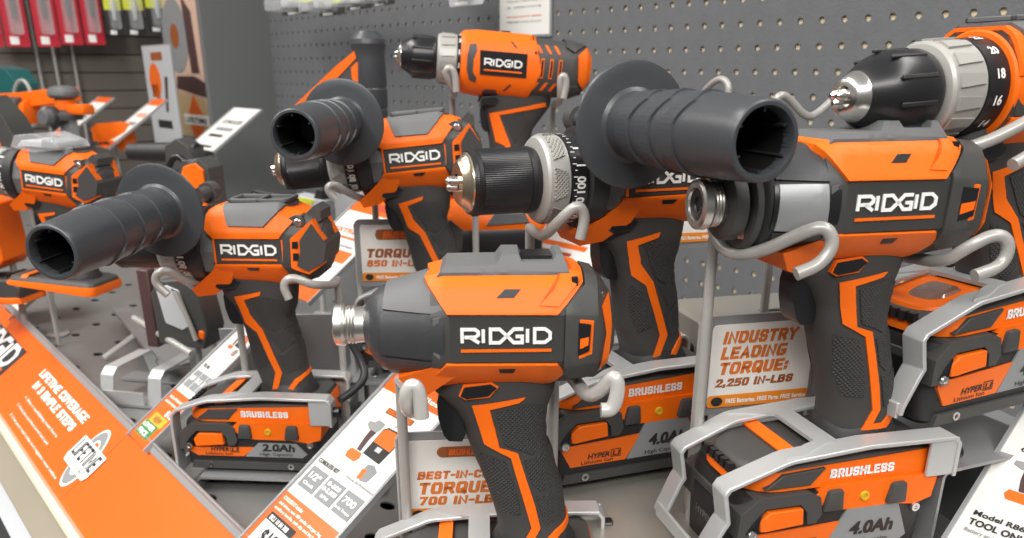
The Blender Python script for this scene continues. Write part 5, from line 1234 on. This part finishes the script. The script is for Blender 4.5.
saw_like('tool with black wire guard loop and orange cover right above the left guard disc',190,185,.86,-12,[
 ('guard_loop','black','tube',([(-30,-10,-20),(-27,-10,10),(-14,-10,36),(2,-10,36),(14,-10,5),(20,-10,-30)],4.2)),('orange_cover','orange','slab',([(4,-26),(0,10),(8,26),(24,30),(34,22),(34,-26)],22)),('cover_edge','char','slab',([(-6,-30),(-4,14),(4,32),(26,36),(40,24),(40,-30)],18))],name='angle_grinder',sc=.78)
saw_like('small clear bagged accessory on top of the drill at the left picture edge',48,142,.90,-15,[
 ('bag','plastic_clear','slab',([(-28,-4),(-20,8),(4,10),(30,2),(34,-6),(0,-9)],22)),('card_insert','pale','slab',([(-24,-3),(-16,3),(18,1),(26,-5)],18)),('contents','tile_grey','slab',([(6,-3),(10,5),(26,1),(28,-5)],19))],name='accessory_bag',cat='bag',foot=False)
saw_like('black and orange curved tool grip at the left picture edge behind the clear bag',14,135,1.02,-12,[
 ('grip','char','slab',([(-34,40),(-14,44),(6,20),(24,-22),(30,-40),(-6,-44),(-20,-10)],18)),('orange_line','orange2','slab',([(-28,34),(-22,34),(-8,4),(4,-38),(-4,-38),(-14,0)],19)),('orange_foot','orange','slab',([(-40,-50),(-36,-34),(40,-34),(44,-50)],24))],name='handheld_tool',cat='power tool')
# orange wall cover at left under the left-edge drill, and second battery pad
saw_like('orange plastic tool housing at the left picture edge below the drill without side handle',2,232,1.02,-10,[
 ('orange_shell','orange','slab',([(-45,-56),(-45,36),(-10,42),(10,36),(14,-30),(4,-40)],24)),('foot','char','slab',([(-50,-78),(-50,-58),(20,-52),(34,-62),(30,-78)],30)),('foot_rim','orange','slab',([(-50,-86),(-50,-78),(30,-74),(34,-82)],31))],name='tool_housing')
# dark tool with clear blister guard between the left handle and grip
saw_like('grey boxy tool with clear guard and rods behind the hook of the left hammer drill',190,310,.80,-12,[
 ('body','char','slab',([(-36,-40),(-38,24),(-26,40),(6,44),(26,30),(34,-20),(26,-44)],20)),('cover','pale','slab',([(-22,-12),(-28,28),(-14,36),(2,30),(14,-12),(0,-20)],21.5)),
 ('rod','wire','tube',([(0,-26,30),(14,-26,-6),(20,-26,-30)],3)),('accent','orange','slab',([(18,-30),(22,-18),(30,-20),(28,-32)],22)),('side_post','purple_dark','box',((-62,-8,-50),(-46,8,50)))],name='blower',sc=.8)
# steel rails and loose brackets lying on the deck at left
def flat_part(label,pts,Z,m,name,hgt=.004,cat='metal bracket'):
    P=[onpl(x,y,Vector((0,0,ZO+Z)),Zv) for x,y in pts]; c=sum(P,Vector())/len(P)
    q=MB(); q.prism([((p.x-c.x),(p.y-c.y)) for p in P],0,hgt,'xy'); o=q.build(name,m,None,unit=1); o.location=c; tag(o,label,cat); return o
flat_part('blue-grey slotted steel rail lying across the deck at left',[(113,312),(130,309),(190,358),(190,366),(164,372),(158,366)],-.300,'steel','slotted_rail')
for k,(a,b_,l) in enumerate([((134,318,.84),(192,354,.76),'upper'),((104,358,.92),(134,336,.94),'lower left')]):
    A_,B_=at(*a),at(*b_); q=MB(); q.tube([Vector((0,0,0)),B_-A_],.0035,10); o=q.build('steel_rod','wire',None,unit=1); o.location=A_; tag(o,'round steel rod lying on the deck at left, %s one'%l,'rod')
def u_bracket(label,px,py,Y,yaw):
    P=onpl(px,py,Vector((0,0,ZO+DECK)),Zv); r=thing('empty_bracket',label,'metal bracket',mtx=Matrix.Translation((P.x,P.y,ZO+DECK+.001))@Matrix.Rotation(math.radians(yaw),4,'Z'))
    for x in (-30,24):
        q=MB(); q.ribbon([(x,44,2),(x,36,28),(x,30,34),(x,-26,34),(x,-34,28),(x,-40,2)],(1,0,0),15,2); q.build('arched_strap','bracket',r,bevel=.5)
    q=MB(); q.box((-60,-46,0),(60,-22,2.5)); q.box((-60,22,0),(60,46,2.5)); q.build('base_plate','steel',r)
    q=MB(); q.box((-30,-46,2.6),(16,-44,16)); q.build('front_lip','bracket',r)
u_bracket('empty silver bracket with two arched straps on the deck behind the orange banner',158,392,.74,-12)
q=MB(); A_=onpl(238,425,Vector((0,0,ZO+DECK+.005)),Zv); B_=onpl(212,452,Vector((0,0,ZO+DECK+.005)),Zv); q.tube([Vector((0,0,0)),B_-A_],.0042,10); o=q.build('steel_rod','wire',None,unit=1); o.location=A_; tag(o,'short thick steel rod on the deck below the 2.0Ah battery','rod')
# tall thin grey uprights between the left tools
def upright(label,px,y0,y1,Y,rad=.003):
    A_=at(px,y1,Y); zb=ZO+DECK+.001; H=at(px,y0,Y).z; q=MB(); q.tube([Vector((0,0,0)),Vector((0,0,H-zb))],rad,10); o=q.build('steel_post','wire',None,unit=1); o.location=(A_.x,A_.y,zb); tag(o,label,'post')
upright('thin grey post behind the grip of the silver-stickered impact driver',764,195,310,.56)
upright('thin post left of the drill without side handle',30,155,200,.98,.0022)
# screws lying on the metal plate
# ================================================================ LIGHT
def area(x,y,z,sx,sy,e,rx=0,ry=0,col=(1,.97,.93)):
    l=bpy.data.lights.new('ceiling_lamp','AREA'); l.shape='RECTANGLE'; l.size=sx; l.size_y=sy; l.energy=e; l.color=col
    o=bpy.data.objects.new('ceiling_lamp',l); C.objects.link(o); o.location=(x,y,z); o.rotation_euler=(rx,ry,0); return o
LAMP=1
area(-1.3,-.2,3.4,.4,3.5,100*LAMP); area(1.3,-.4,3.4,.4,3.5,56*LAMP); area(-.3,-2.2,3.2,3.0,.4,92*LAMP,rx=math.radians(40)); area(-3.2,1.2,3.6,.4,4.5,95*LAMP)
w=bpy.data.worlds.new('store_air'); bpy.context.scene.world=w; w.use_nodes=True
nt=w.node_tree; bg=nt.nodes['Background']
tc=nt.nodes.new('ShaderNodeTexCoord'); sp=nt.nodes.new('ShaderNodeSeparateXYZ'); cr=nt.nodes.new('ShaderNodeValToRGB')
nt.links.new(tc.outputs['Generated'],sp.inputs[0]); mr=nt.nodes.new('ShaderNodeMapRange'); mr.inputs['From Min'].default_value=-1; nt.links.new(sp.outputs['Z'],mr.inputs['Value'])
nt.links.new(mr.outputs['Result'],cr.inputs['Fac']); cr.color_ramp.elements[0].color=(.28,.26,.24,1); cr.color_ramp.elements[0].position=.3; cr.color_ramp.elements[1].color=(1,.99,.97,1); cr.color_ramp.elements[1].position=.8
nt.links.new(cr.outputs['Color'],bg.inputs['Color']); bg.inputs['Strength'].default_value=.34
# ================================================================ CAMERA
cam=bpy.data.cameras.new('camera'); co=bpy.data.objects.new('camera',cam); C.objects.link(co)
cam.sensor_fit='HORIZONTAL'; cam.sensor_width=36; cam.lens=FPX/1024*36
cam.shift_x=0; cam.shift_y=(CY-269)/1024
co.location=O; co.rotation_euler=(PI/2-PIT,0,0); cam.clip_start=.02
cam.dof.use_dof=True; cam.dof.focus_distance=.46; cam.dof.aperture_fstop=13.0
bpy.context.scene.camera=co
sc=bpy.context.scene
sc.view_settings.view_transform='Standard'; sc.view_settings.look='None'; sc.view_settings.exposure=0; sc.view_settings.gamma=1; sc.view_settings.use_curve_mapping=False
